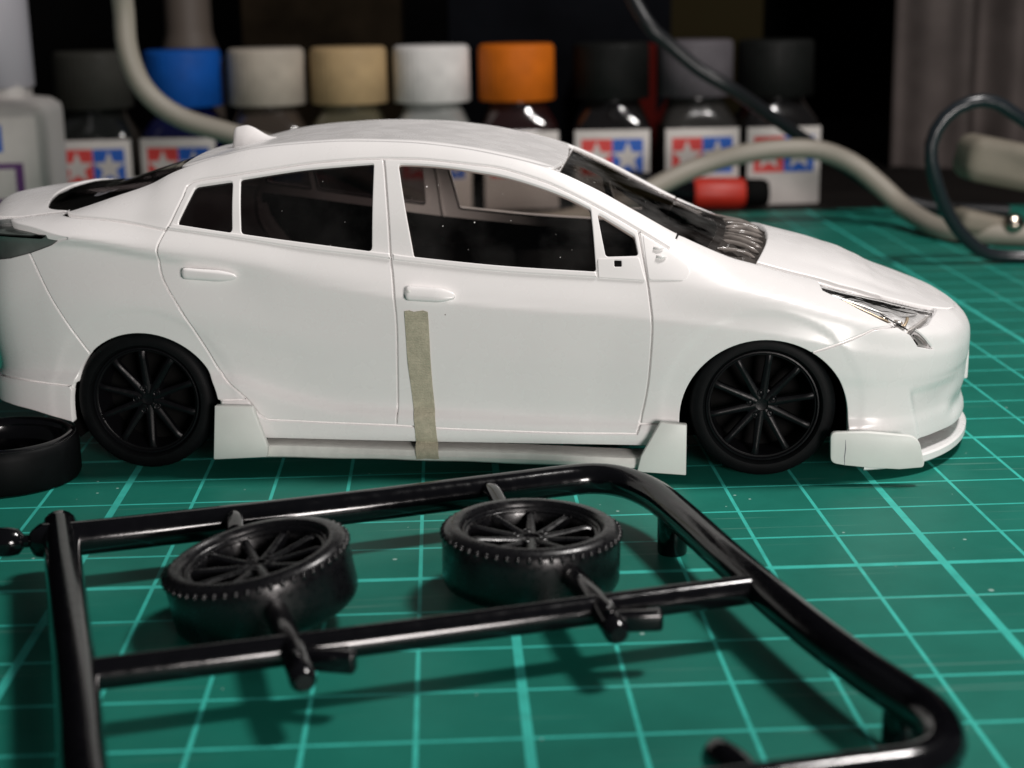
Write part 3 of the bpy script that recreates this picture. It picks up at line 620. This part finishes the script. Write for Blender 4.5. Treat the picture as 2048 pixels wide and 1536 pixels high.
panel('roof_gutter',T,[(float(wsf(0))-.02,-V_),(-3.78,-V_),(-3.78,V_),(float(wsf(0))-.02,V_)],parent=car,mirror=False,lift=-.05,gap=-.03,h=.2,depth=.02)
panel('headlining',T,[(1.35,-V_),(-3.7,-V_),(-3.7,V_),(1.35,V_)],parent=car,mirror=False,lift=-.13,gap=.05,h=.25,depth=.02,material=M['interior'])
rgl=[(-3.86,-V_),(-4.4,-V_),(-5.0,-V_),(-5.55,-V_*.99),(-5.80,-V_*.94),(-5.99,-1.60),(-6.13,-1.3),(-6.30,-.8),(-6.38,0)]
rgp=sp2([p for p in rgl[3:]],.06); rg=[(-3.88,-V_),(-4.4,-V_),(-5.0,-V_)]+rgp; rg=rg+[(a,-b) for a,b in rev(rg) if b<-1e-4]
panel('rear_window',T,rg,parent=car,mirror=False,lift=-.03,gap=-.02,h=.12,depth=.03,material=M['glass_dark'])
dk=[(-5.55,-V_)]+[p for p in rgp if p[0]<-5.56]; dk=dk+[(a,-b) for a,b in rev(dk) if b<-1e-4]
dk=dk+[(-6.4,V_),(-7.2,V_),(-8.2,V_),(TMIN+.3,V_),(TMIN+.3,-V_),(-8.2,-V_),(-7.2,-V_),(-6.4,-V_)]
panel('tailgate_deck',T,dk,parent=car,mirror=False,h=.09,gap=.004,bev=.010,depth=.05)
# roof aerial fin
def fin():
    sec=[];n=18;m=16;v=[];f=[]
    base=T(np.array([-3.2]),np.array([0.]))[0][2]
    for i in range(n+1):
        s=i/n                         # 0 rear .. 1 front tip
        x=-3.47+.64*s; w=.125*(1-s**2.4)**.8*(.72+.28*min(1,s/.25))+.004
        hgt=(.27*(1-smooth(.28,1.0,np.array(s)))+.012) if s>0 else .0
        hgt=float(hgt)*(min(1,s/.07)**.5 if s<.07 else 1)
        zb=float(T(np.array([t_of_x(x)]),np.array([0.]))[0][2])-.03
        for k in range(m+1):
            a=math.pi*k/m; c_=math.cos(a); s_=math.sin(a)
            yy=w*math.copysign(abs(c_)**.8,c_)*(1-.70*s_**1.2); v.append((x+(-.03*s_*(1-s)),yy,zb+(hgt+.03)*s_**.8))
    for i in range(n):
        for k in range(m): a=i*(m+1)+k; f.append((a,a+1,a+m+2,a+m+1))
    f.append(tuple(range(m,-1,-1)))
    return MB().add(v,f).build('aerial_fin',M['white'],rf[0],50)
fn=fin()
# --- lower add-ons
def swept(name,t0,t1,o0,o1,z0,z1,mat_,dz=None,n=60):
    v=[];f=[]
    tt=np.linspace(t0,t1,n);x,y=plan(tt);nx,ny=pnorm(tt)
    for i in range(n):
        d=dz(tt[i]) if dz else 0
        for (o_,z_) in ((o0,z0),(o1-.02,z0),(o1,z0+.02),(o1,z1-.025),(o1-.025,z1),(o0,z1+.04)):
            v.append((x[i]+nx[i]*o_,-(y[i]+ny[i]*o_),z_+d))
    m=6
    for i in range(n-1):
        for k in range(m): a=i*m+k;b=i*m+(k+1)%m; f.append((a,b,b+m,a+m))
    f.append(tuple(range(m-1,-1,-1)));f.append(tuple((n-1)*m+k for k in range(m)))
    me=obj(name,v,f,mat_,car,35); mirror_copy(me,car); return me
swept('front_lip',5.6,TMAX,-.5,.03,.14,.27,M['white'])
v=[];f=[]
skx=np.linspace(-2.56,2.66,48)
for i,x in enumerate(skx):
    s=(x+2.56)/5.22; top=.415-.115*s**1.3+.006*math.sin(x*2.1); bot=.245-.10*s**2+.004*math.sin(x*5)
    for (y_,z_) in ((-2.35,bot),(-2.76,bot),(-2.785,bot+.02),(-2.785,(top+bot)/2-.005),(-2.74,top-.01),(-2.70,top),(-2.35,top+.01)): v.append((x,y_,z_))
for i in range(len(skx)-1):
    for k in range(7): a=i*7+k;b=i*7+(k+1)%7; f.append((a,b,b+7,a+7))
f.append(tuple(range(6,-1,-1)));f.append(tuple((len(skx)-1)*7+k for k in range(7)))
sk=obj('side_skirt',v,f,M['skirt'],car,30); mirror_copy(sk,car)
def plate(name,poly,y0,y1,label):
    o=prism(name,poly,y0,y1,M['white2'],car,.014); o['label']=label; m_=mirror_copy(o,car); return o
plate('skirt_end_plate',SKR,-2.90,-2.79,'flat pale trapezoid plate behind the rear wheel end of the skirt')
plate('skirt_end_plate',SKF,-2.90,-2.79,'flat pale trapezoid plate just behind the front wheel')
cn=plate('canard_plate',rnd(CAN,.08),-2.87,-2.77,'long pale plate below the front bumper corner')
v,f=tube([(5.32,-2.872,.62),(5.325,-2.873,.50),(5.315,-2.873,.38),(5.32,-2.872,.26)],[.002,.006,.005,.002],6); MB().add(v,f).build('pencil_mark',M['pencil'],cn)
npm=rbox('number_plate_mount',(7.225,0,1.12),(.14,1.1,.46),M['white'],car,.03)
# --- chassis, tub, seats
rbox('chassis',(0,0,.55),(11.0,3.4,.5),M['interior'],car,.1)
rbox('interior_tub',(-.1,0,1.55),(5.9,4.5,1.7),M['interior'],car,.15)
rbox('engine_bay_block',(4.7,0,1.3),(2.0,2.6,1.0),M['interior'],car,.2)
db=rbox('dashboard',(3.05,0,2.45),(1.3,4.1,.7),M['interior'],car,.2)
for sx in (-4.24,4.24):
    for sy in (-1,1):
        prof=[(1.16,.0),(1.16,1.1),(.2,1.1)]
        v=[];f=[];n=40
        for r_,d_ in [(1.13,.06),(1.13,1.0),(.15,1.0)]:
            for k in range(n+1):
                a=R(-25)+R(230)*k/n; v.append((sx+r_*math.cos(a),sy*(2.5-d_),.88+r_*math.sin(a)))
        for i in range(2):
            for k in range(n): a=i*(n+1)+k; f.append((a,a+1,a+n+2,a+n+1))
        obj('wheel_well',v,f,M['interior'],car,40)
# ------------------------------------------------------------------ wheels
WR=.975
def wheel_parts(kind):
    """list of (name, verts, faces, material key); first is the wheel's own mesh. axis +z = outer face"""
    out=[]
    rimp=[(.765,.262),(.752,.285),(.735,.288),(.722,.275),(.715,.235),(.70,.228),(.690,.20),(.684,.06),(.675,.02),(.668,-.22)]
    v,f=lathe(rimp,72); f=[q[::-1] for q in f]; out.append(('rim',v,f,'rim'))
    tp=[(.735,-.30),(.80,-.335),(.90,-.335),(.95,-.30),(.972,-.25),(WR,-.14),(WR,.14),(.972,.25),(.952,.30),(.905,.335),(.84,.347),(.80,.343),(.785,.325),(.772,.30),(.762,.262),(.70,.25)]
    v,f=lathe(tp,80); out.append(('tyre',v,f,'tyre'))
    v,f=lathe([(.675,-.215),(.40,-.22),(.12,-.19),(.001,-.19)],48); f=[q[::-1] for q in f]; out.append(('brake_backing',v,f,'interior'))
    # spokes
    for k in range(10):
        a=2*math.pi*(k+.18)/10; mb=MB(); n=9; v=[];f=[]
        for i in range(n+1):
            s=i/n; r=.085+(.71-.085)*s; zt=.200+.062*s**1.4; hw=.056-.018*s+(.016*max(0,(s-.85)/.15)); th=.11
            if s>.93: zt-=.03*(s-.93)/.07
            for (y_,z_) in ((-hw,zt-th),(-hw,zt-.022),(-hw*.35,zt),(hw*.35,zt),(hw,zt-.022),(hw,zt-th)): v.append((r,y_,z_))
        for i in range(n):
            for q in range(6): c=i*6+q;d=i*6+(q+1)%6; f.append((c,c+6,d+6,d))
        f.append(tuple(range(6)));f.append(tuple(n*6+q for q in range(5,-1,-1)))
        rm=Matrix.Rotation(a,4,'Z'); out.append(('spoke',[rm@Vector(p) for p in v],f,'rim'))
        # tip rivets
    v,f=lathe([(.001,.172),(.10,.172),(.125,.185),(.15,.185),(.215,.165),(.23,.13),(.23,-.1)],40); f=[q[::-1] for q in f]; out.append(('hub',v,f,'rim'))
    for k in range(5):
        a=2*math.pi*(k+.05)/5+.3; m_=Matrix.Translation((.165*math.cos(a),.165*math.sin(a),.17))
        v,f=lathe([(.05,-.02),(.05,.035),(.043,.04),(.036,.036),(.034,.012),(.022,.012),(.02,.03),(.001,.034)],18); f=[q[::-1] for q in f]; out.append(('wheel_nut',[m_@Vector(p) for p in v],f,'rim'))
    return out
WPARTS=wheel_parts('car'); WMESH={}
def wheel(root,mtx,mats=None,name='wheel',spin=0.0,extra=None,rivets=True):
    """wheel mesh (rim) + tyre, spokes, hub, nuts as sub-parts; meshes are shared between wheels"""
    first=None;cnt={}
    for nme,v,f,mk in WPARTS:
        mkey=(mats or {}).get(mk,mk); cnt[nme]=cnt.get(nme,0)+1; key=(nme,cnt[nme],mkey)
        if key not in WMESH:
            me=bpy.data.meshes.new(nme); me.from_pydata([tuple(p) for p in v],[],f); me.materials.append(M[mkey]); me.shade_smooth(); me.set_sharp_from_angle(angle=R(38)); WMESH[key]=me
        o=bpy.data.objects.new(name if first is None else nme,WMESH[key])
        if first is None:
            link(o,root); o.matrix_local=mtx@Matrix.Rotation(spin,4,'Z'); first=o
        else: link(o,first)
    # fine bead line of rivets at the rim edge, too small to pick apart
    mb=MB()
    for k in range(10):
        a=2*math.pi*(k+.18)/10
        for da in (-.07,.07):
            m_=Matrix.Translation((.708*math.cos(a+da),.708*math.sin(a+da),.232)); v,f=lathe([(.014,0),(.012,.012),(.001,.018)],8); mb.add(v,[q[::-1] for q in f],m_)
    b=mb.build('rim_rivets',M[(mats or {}).get('rim','rim')],first,60); b['kind']='stuff'
    return first
for sx in (-4.24,4.24):
    for sy in (-1,1):
        m_=Matrix.Translation((sx,sy*(2.6-.345),WR))@Matrix.Rotation(R(90)*(1 if sy<0 else -1),4,'X')
        if sx>0: m_=Matrix.Translation((sx,sy*(2.58-.345),WR))@Matrix.Rotation(R(1.5),4,'Z')@Matrix.Rotation(R(90)*(1 if sy<0 else -1),4,'X')
        wheel(car,m_,spin={(-4.24,-1):.25,(4.24,-1):.08}.get((sx,sy),.4))
# ------------------------------------------------------------------ setting
mt=rbox('cutting_mat',(2,0,-.06),(60,54,.12),M['mat'],None,.03,2); tag(mt,'dark green self-healing cutting mat printed with a pale grid','cutting mat')
# keep the texture grid on world centimetres
mt.data.transform(Matrix.Translation((-2,0,.06))); mt.location=(2,0,-.06)
M['desk']=mat('dark_desk',(.012,.010,.009),.8,spec=.1,vary=.3,vscale=.3)
v=[(-90,-60,-.12),(90,-60,-.12),(90,75,-.12),(-90,75,-.12)]; dk_=obj('desk_top',v,[(0,1,2,3)],M['desk'],None,None); dk_['kind']='structure'
M['wall']=mat('dark_back_wall',(.004,.004,.004),.95,spec=.03,vary=.4,vscale=.08)
wl=obj('back_wall',[(-90,60,-.12),(90,60,-.12),(90,60,60),(-90,60,60)],[(0,1,2,3)],M['wall'],None,None); wl['kind']='structure'
# ------------------------------------------------------------------ masking tape over door, sill and skirt
def tape():
    v=[];f=[];rows=[]
    zs=list(np.linspace(2.30,.47,64))
    for i,z in enumerate(zs):
        s=(2.30-z)/(2.30-.47); xl=-.534+.085*s+.012*math.sin(z*3); xr=-.225+.075*s+.012*math.sin(z*3+1)
        rows.append([onS(xl+(xr-xl)*k/5,z+(.012*math.sin(k*2.1) if i==0 else 0),.014+.004*math.sin(z*9+k)) for k in range(6)])
    for j,(y_,z_) in enumerate([(-2.69,.43),(-2.745,.40),(-2.79,.345),(-2.80,.29),(-2.80,.262)]):
        rows.append([Vector((-.44+.31*k/5+.006*j,y_-.004*math.sin(k),z_+.006*math.sin(k*1.7+j) )) for k in range(6)])
    n=len(rows)
    for r in rows: v+=r
    for r in rows: v+=[p+Vector((0,.010,0)) for p in r]
    o=n*6
    for i in range(n-1):
        for k in range(5):
            a=i*6+k; f.append((a,a+6,a+7,a+1)); f.append((o+a,o+a+1,o+a+7,o+a+6))
        f.append((i*6,o+i*6,o+i*6+6,i*6+6)); f.append((i*6+5,i*6+11,o+i*6+11,o+i*6+5))
    for k in range(5): f.append((k,k+1,o+k+1,o+k)); f.append(((n-1)*6+k,o+(n-1)*6+k,o+(n-1)*6+k+1,(n-1)*6+k+1))
    W_=Matrix.Translation(CAR_LOC)@Matrix.Rotation(CAR_YAW,4,'Z')
    t=obj('masking_tape_strip',v,f,M['tape'],None,60); t.matrix_world=W_; return t
tag(tape(),'narrow strip of khaki masking tape stuck down the front door to the side skirt','tape')
# ------------------------------------------------------------------ sprue frame with two wheels
sp=empty('sprue_frame',(-3,-3.5,0)); tag(sp,'black plastic sprue frame holding two wheels, lying in front of the car','sprue')
def loc(p): return (p[0]+3,p[1]+3.5,p[2])
H=.52
top=[(-7.25,-1.78),(-6.98,-1.79),(-5.53,-1.42),(-3.83,-.95),(-2.03,-.40),(-1.27,-.16),(-.83,-.09),(-.48,-.29),(-.18,-.85),(.04,-1.75),(.26,-2.85),(.51,-4.01),(.74,-4.99),(.99,-5.89),(1.18,-6.45),(1.31,-6.85),(1.31,-7.23),(1.19,-7.55),(.93,-7.76),(.39,-7.86),(-.5,-8.02),(-1.8,-8.25)]
def bar(name,pts,r,h=H,step=.12,n=20,squash=1.0,parent=sp,ends=True):
    P=spline([loc((*p[:2],p[2] if len(p)>2 else h)) for p in pts],step); rr=[r]*len(P)
    if ends: # rounded ends
        P=[P[0]]+P+[P[-1]]; rr=[r*.6]+rr+[r*.6]
        P[0]=P[1]-(P[2]-P[1]).normalized()*r*.5; P[-1]=P[-2]+(P[-2]-P[-3]).normalized()*r*.5
    v,f=tube(P,rr,n,squash=squash); return MB().add(v,f).build(name,M['black'],parent,50)
bar('outer_runner',top,.195)
bar('side_runner',[(-7.12,-1.42),(-6.77,-2.77),(-6.37,-4.3),(-6.06,-5.48),(-5.8,-6.5),(-5.6,-7.31),(-5.3,-8.4)],.20,h=.55)
bar('cross_runner',[(-6.05,-5.52),(-4.08,-5.06),(-2.19,-4.59),(-.68,-4.20),(.47,-3.92)],.150)
P=[];rr=[]
for s in np.linspace(0,1,12): P.append(loc((-8.6+1.22*s,-1.80-.02*s,H))); rr.append(.165*math.sqrt(max(.002,1-max(0,(s-.82)/.18)**2)))
v,f=tube(P,rr,20); MB().add(v,f).build('runner_stub',M['black'],sp,60)
bar('runner_link',[(-7.5,-1.815),(-7.2,-1.80)],.07)
for x,y in ((-.05,-1.40),(1.22,-6.45)):
    v,f=tube([loc((x,y,.0)),loc((x,y,.02)),loc((x,y,.30)),loc((x,y,.52))],[.165,.175,.175,.175],20); MB().add(v,f).build('support_peg',M['black'],sp,50)
bar('gate',[(-5.16,-1.28,.55),(-5.10,-1.6,.62),(-5.03,-2.1,.60)],.105); bar('gate',[(-2.20,-.46,.55),(-2.12,-.85,.62),(-2.02,-1.5,.60)],.095)
for (a,b,c_),t0,t1 in ((((-4.42,-4.0),(-4.18,-4.97),(-3.99,-5.75)),(-4.10,-5.22),(-3.58,-5.36)),(((-1.38,-3.4),(-1.21,-4.29),(-1.09,-4.92)),(-1.12,-4.60),(-.66,-4.60))):
    bar('gate',[(*a,.50),(*b,.55),(*c_,.52)],.125)
    rbox('gate_tab',loc(((t0[0]+t1[0])/2,(t0[1]+t1[1])/2,.50)),(abs(t1[0]-t0[0])+.1,.16,.20),M['black'],sp,.04,3,(0,0,math.atan2(t1[1]-t0[1],t1[0]-t0[0])))
    v,f=lathe([(.05,0),(.05,.02),(.04,.03),(.026,.02),(.001,.02)],16); MB().add(v,[q[::-1] for q in f],Matrix.Translation(loc((*[(b[i]+2*c_[i])/3 for i in (0,1)],.655)))).build('moulding_mark',M['black'],sp,60)
bar('gate',[(-.55,-7.32,.46),(-.44,-7.6,.48),(-.38,-8.0,.50)],.15)
def sprue_wheel(c,tilt,spin):
    m_=Matrix.Translation(loc(c))@Euler((tilt[0],tilt[1],0)).to_matrix().to_4x4()
    wh=wheel(sp,m_,{'tyre':'satin','rim':'satin'},spin=spin); mb=MB()
    for k in range(52):
        a=2*math.pi*k/52; v,f=lathe([(.03,0),(.026,.018),(.012,.03),(.001,.032)],8)
        q=Matrix.Rotation(a,4,'Z')@Matrix.Translation((.966,0,.262))@Matrix.Rotation(R(62),4,'Y')@Matrix.Scale(1.35,4,(1,0,0))
        mb.add(v,[t[::-1] for t in f],q)
    o=mb.build('tread_edge_blocks',M['satin'],wh,60); o['kind']='stuff'
    return wh
sprue_wheel((-4.63,-3.20,.50),(R(1.5),R(-10)),.5); sprue_wheel((-1.77,-2.52,.46),(0,R(1.2)),.16)
# ------------------------------------------------------------------ loose wheel under the rear bumper
lw=empty('loose_wheel',(-8.75,2.38,0)); tag(lw,'loose black wheel lying open side up beneath the rear bumper','wheel')
v,f=lathe([(.90,.0),(.98,.02),(1.0,.08),(1.0,.48),(.985,.56),(.955,.60),(.93,.612)],88); MB().add(v,f).build('tread',M['tyre'],lw,50)
v,f=lathe([(.93,.612),(.90,.63),(.87,.632),(.845,.622),(.82,.60),(.80,.545),(.77,.53),(.74,.40),(.70,.36),(.68,.16),(.62,.12),(.001,.12)],88); MB().add(v,f).build('inner_rim',M['black'],lw,35)
mb=MB()
for k in range(150):
    a=2*math.pi*k/150; v,f=lathe([(.010,0),(.006,.010),(.001,.012)],6); mb.add(v,[t[::-1] for t in f],Matrix.Rotation(a,4,'Z')@Matrix.Translation((.957,0,.602))@Matrix.Rotation(R(40),4,'Y'))
kn=mb.build('knurled_edge',M['black'],lw,60); kn['kind']='stuff'
# ------------------------------------------------------------------ paint jars
def pm(name,c,rough=.45,coat=0.0,**k): return mat(name,c,rough,coat=coat,**k)
M['label']=mat('white_paper_label',(.60,.56,.53),.6,vary=.05,vscale=2); M['red']=mat('red_print',(.66,.055,.05),.6); M['blue']=mat('blue_print',(.015,.11,.50),.6); M['purple']=mat('purple_print',(.12,.035,.16),.6)
CAPC=dict(charcoal=(.035,.034,.029),blue=(.004,.075,.34),ivory=(.42,.37,.31),tan=(.44,.31,.165),white=(.72,.69,.67),orange=(.60,.14,.008),black=(.006,.0065,.006),grey=(.105,.095,.105))
PNT=dict(charcoal=(.012,.013,.012),blue=(.003,.004,.04),ivory=(.05,.038,.03),tan=(.09,.08,.05),white=(.24,.245,.235),orange=(.02,.008,.008),black=(.008,.007,.007),grey=(.03,.028,.026))
def star(cx,cz,r,y):
    v=[];
    for k in range(10):
        a=math.pi/2+math.pi*k/5; q=r if k%2==0 else r*.42; v.append((cx+q*math.cos(a),y,cz+q*math.sin(a)))
    return v,[tuple(range(9,-1,-1))]
def jar(x,y,colour,label,rz=0.0,dz=0.0,zo=-.12):
    r=empty('paint_jar',(x,y,zo),(0,0,rz)); tag(r,label,'paint jar','paint jars lined up behind the car')
    cm=pm('cap_'+colour,CAPC[colour],.6,spec=.2,vary=.13,vscale=1.3,rvar=.1) if 'cap_'+colour not in bpy.data.materials else bpy.data.materials['cap_'+colour]
    gm=pm('jar_'+colour,PNT[colour],.12,coat=1.0) if 'jar_'+colour not in bpy.data.materials else bpy.data.materials['jar_'+colour]
    # square glass body with a round neck
    v=[];f=[];n=48
    for z_,hw,p in ((.0,1.02,6),(.05,1.14,7),(.12,1.18,8),(2.35,1.18,8),(2.55,1.14,6),(2.80,1.02,4),(3.02,.92,2.6),(3.15,.88,2),(3.4,.88,2)):
        for k in range(n):
            a=2*math.pi*k/n;c_,s_=math.cos(a),math.sin(a);q=(abs(c_)**p+abs(s_)**p)**(-1/p); v.append((hw*q*c_,hw*q*s_,z_))
    m_=9
    for i in range(m_-1):
        for k in range(n): a=i*n+k;b=i*n+(k+1)%n; f.append((a,b,b+n,a+n))
    f.append(tuple(range(n-1,-1,-1))); MB().add(v,f).build('glass_body',gm,r,50)
    # ribbed cap
    v=[];f=[];n=120
    for z_,rr in ((3.24,1.13),(3.27,1.17),(4.80,1.155),(4.88,1.12),(4.92,1.05)):
        for k in range(n): a=2*math.pi*k/n; q=rr*(1-(.018 if (k%3==0 and 3.25<z_<4.85) else 0)); v.append((q*math.cos(a),q*math.sin(a),z_+dz))
    for i in range(4):
        for k in range(n): a=i*n+k;b=i*n+(k+1)%n; f.append((a,b,b+n,a+n))
    f.append(tuple(range(n-1,-1,-1)));f.append(tuple(4*n+k for k in range(n))); MB().add(v,f).build('cap',cm,r,50)
    lb=rbox('label',(0,-1.197,1.20),(2.26,.03,2.34),M['label'],r,.012,2)
    def flat(nm,x0,x1,z0,z1,m2,y_=-1.2145): return obj(nm,[(x0,y_,z0),(x1,y_,z0),(x1,y_,z1),(x0,y_,z1)],[(0,1,2,3)],m2,lb,None)
    flat('red_square',-.93,-.005,1.02,2.10,M['red']); flat('blue_square',.005,.93,1.02,2.10,M['blue'])
    for cx in (-.467,.467):
        v,f=star(cx,1.54,.50,-1.2165); obj('white_star',v,[q[::-1] for q in f],M['label'],lb,None)
    return r
JY=30.2
jar(-13.07,JY,'charcoal','paint jar with a dark charcoal cap at the left end of the row',.05)
jar(-10.38,JY+.05,'blue','paint jar with a bright blue cap',-.09)
jar(-7.87,JY,'ivory','paint jar with a dull ivory cap between the blue and the tan caps',.11)
jar(-5.38,JY,'tan','paint jar with a tan beige cap',-.07)
jar(-2.87,JY,'white','paint jar with a clean white cap',.0)
jar(-.28,JY,'orange','paint jar with a bright orange cap',.05)
jar(2.62,JY,'black','paint jar with a black cap between the orange and the grey caps',-.08)
jar(5.20,JY,'grey','paint jar with a mid grey cap',.05,.03)
jar(7.66,JY-.1,'black','paint jar with a black cap at the right end of the row',.06)
# big white bottle at the left edge
bb=empty('thinner_bottle',(-14.55,25.2,0)); tag(bb,'large white square bottle with purple framed label at the left edge','bottle')
v=[];f=[];n=48
for z_,hw in ((0,1.3),(.1,1.42),(3.35,1.42),(3.55,1.39),(3.72,1.25),(3.8,.8),(4.2,.8)):
    for k in range(n):
        a=2*math.pi*k/n;c_,s_=math.cos(a),math.sin(a);p=9 if z_<3.6 else 4; q=(abs(c_)**p+abs(s_)**p)**(-1/p); v.append((hw*q*c_,hw*q*s_,z_))
for i in range(6):
    for k in range(n): a=i*n+k;b=i*n+(k+1)%n; f.append((a,b,b+n,a+n))
f.append(tuple(range(n-1,-1,-1))); MB().add(v,f).build('bottle_body',mat('bottle_white',(.46,.44,.42),.5),bb,50)
v,f=lathe([(.9,4.05),(.95,4.1),(.93,6.6),(.86,6.75),(.001,6.75)],60); MB().add(v,f).build('bottle_cap',mat('bottle_cap_white',(.34,.33,.36),.5),bb,50)
lb=rbox('label',(0,-1.435,1.75),(2.5,.03,3.2),M['label'],bb,.01)
def fl(nm,x0,x1,z0,z1,m2,y_=-1.4535): return obj(nm,[(x0,y_,z0),(x1,y_,z0),(x1,y_,z1),(x0,y_,z1)],[(0,1,2,3)],m2,lb,None)
fl('purple_panel',-1.0,.84,1.05,2.15,M['purple']); fl('pale_script_panel',-.9,.62,1.2,2.0,M['label'],-1.4555); fl('blue_block',-.9,.35,2.45,3.15,M['blue'])
# ------------------------------------------------------------------ cables
def cable(name,pts,r,c,label,rough=.5):
    P=spline(pts,.25); v,f=tube(P,r,14); o=MB().add(v,f).build(name,mat(name+'_sheath',c,rough),None,70); return tag(o,label,'cable')
cable('pale_cable',[(-10.75,20.5,11),(-10.5,21.2,8.0),(-10.45,22,6.31),(-10.42,22,5.09),(-10.06,22,4.1),(-9.23,22,3.4),(-7.87,22,2.93),(-6.0,22,2.3),(-4,22.3,1.4),(-2,22.6,.6),(0,22.8,.4),(2,23,.8),(4.11,24,1.57),(5.74,24,2.01),(7.38,24,2.07),(8.5,24,1.69),(9.2,23.6,1.13),(9.75,22.9,.55),(10.1,21.2,.28),(10.6,20.3,.28),(12,19.6,.28),(15,19,.28)],.27,(.30,.27,.225),'thick pale grey cable dropping behind the car and snaking across the mat')
cable('black_cable',[(2.0,25,7.4),(2.86,24,5.57),(3.53,24,4.91),(4.34,24,4.24),(5.16,24,3.76),(6.5,25,2.9),(8.5,26,1.6),(10.5,25,.4),(13,24,.22)],.19,(.011,.012,.014),'thin black cable slanting down in front of the grey capped jar',.4)
cable('loop_cable',[(14,17.4,1.4),(12.2,17.2,2.4),(10.65,17,3.35),(9.96,17,3.76),(9.38,17,3.77),(8.82,17,3.44),(8.53,17,2.83),(8.64,17,2.14),(8.99,17.1,1.33),(9.44,17.2,.72),(10.1,17.3,.24),(11.2,17.2,.15),(13,16.6,.15)],.16,(.014,.018,.022),'glossy black cable standing in a loop at the right edge',.25)
# ------------------------------------------------------------------ red knife behind the windscreen
kn=empty('craft_knife',(5.6,28.0,-.12)); tag(kn,'craft knife with red grip and black ends lying before the jars','craft knife')
M['redp']=mat('red_plastic',(.5,.028,.014),.45,vary=.06)
def tb(nm,pts,rad,m2,sq=1.0):
    v,f=tube(pts,rad,20,squash=sq); return MB().add(v,f).build(nm,m2,kn,60)
tb('grip',[(-.75,0,.55),(-.6,0,.55),(.6,.05,.52),(.78,.05,.52)],[.40,.46,.46,.40],M['redp'])
tb('end_cap',[(.78,.05,.52),(.85,.05,.52),(1.35,.08,.50),(1.5,.08,.5)],[.36,.42,.42,.34],M['interior'])
tb('handle',[(-.75,0,.55),(-.9,0,.56),(-2.6,-.3,.95),(-3.2,-.4,1.05)],[.36,.40,.34,.25],M['black'])
# ------------------------------------------------------------------ right edge: pale plastic gadget with metal knob, curtain
ga=empty('plastic_gadget',(11.6,20.6,0)); tag(ga,'pale beige plastic tool with a round metal knob at the right edge','tool')
M['beige']=mat('beige_plastic',(.22,.195,.155),.6,spec=.2,vary=.05)
rbox('housing',(.9,.3,1.75),(4.0,1.6,1.15),M['beige'],ga,.35,5,(0,R(12),0)); rbox('foot',(-.5,-.1,.45),(1.6,1.4,.55),M['beige'],ga,.2,4,(0,R(14),0))
v,f=lathe([(.001,.30),(.16,.28),(.24,.2),(.27,.08),(.25,-.02),(.2,-.2)],28); MB().add(v,[q[::-1] for q in f],Matrix.Translation((-.05,-.85,.52))@Matrix.Rotation(R(75),4,'X')).build('metal_knob',M['chrome_dark'],ga,60)
M['curtain']=mat('grey_brown_cloth',(.105,.088,.083),.95,spec=.05,vary=.2,vscale=.6)
v=[];f=[];n=90
for i in range(n+1):
    x=13.6+12*i/n; yy=38+.55*math.sin(x*2.3)+.35*math.sin(x*4.1+1)
    v+= [(x,yy,-.2),(x+.05*math.sin(x*3),yy+.1,8),(x,yy,18)]
for i in range(n):
    for k in range(2): a=i*3+k; f.append((a,a+3,a+4,a+1))
for i in range(len(v)): pass
k0=len(v); v+=[(a,b+.15,c_) for a,b,c_ in v[:k0]]; f+=[tuple(q+k0 for q in t[::-1]) for t in f[:]]
cu=obj('curtain',v,f,M['curtain'],None,60); tag(cu,'grey brown cloth hanging in folds in the right background','curtain')
# things looming in the dark behind the jars
tubw=empty('pale_tube',(-11.0,36,-.12)); tag(tubw,'pale beige tube standing in the dark behind the blue capped jar','tube')
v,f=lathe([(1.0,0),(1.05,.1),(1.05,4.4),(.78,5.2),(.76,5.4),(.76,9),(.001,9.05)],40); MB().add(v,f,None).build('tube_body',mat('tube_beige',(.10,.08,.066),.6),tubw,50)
bx=rbox('dark_box',(1.5,38,3.48),(7.6,4,7.2),mat('black_box_card',(.004,.0045,.006),.9,spec=.04,vary=.3,vscale=.5),None,.05); tag(bx,'near black box standing behind the orange and black capped jars','box')
bx2=rbox('brown_box',(-6.6,38.5,3.98),(5.4,4,8.2),mat('brown_box_card',(.014,.010,.006),.9,spec=.04,vary=.5,vscale=.5),None,.05); tag(bx2,'dark brown box standing behind the ivory and tan capped jars','box')
rd=rbox('red_case',(3.45,35.2,2.23),(2.2,2.2,4.7),mat('dark_red_plastic',(.09,.008,.006),.9,spec=.05),None,.08); tag(rd,'dark red case peeping out behind the black capped jar beside the orange one','case')
bx3=rbox('olive_box',(6.9,38.2,4.08),(3.6,2,8.4),mat('olive_card',(.018,.014,.006),.9,spec=.04),None,.05); tag(bx3,'dark olive box standing behind the grey capped jar','box')
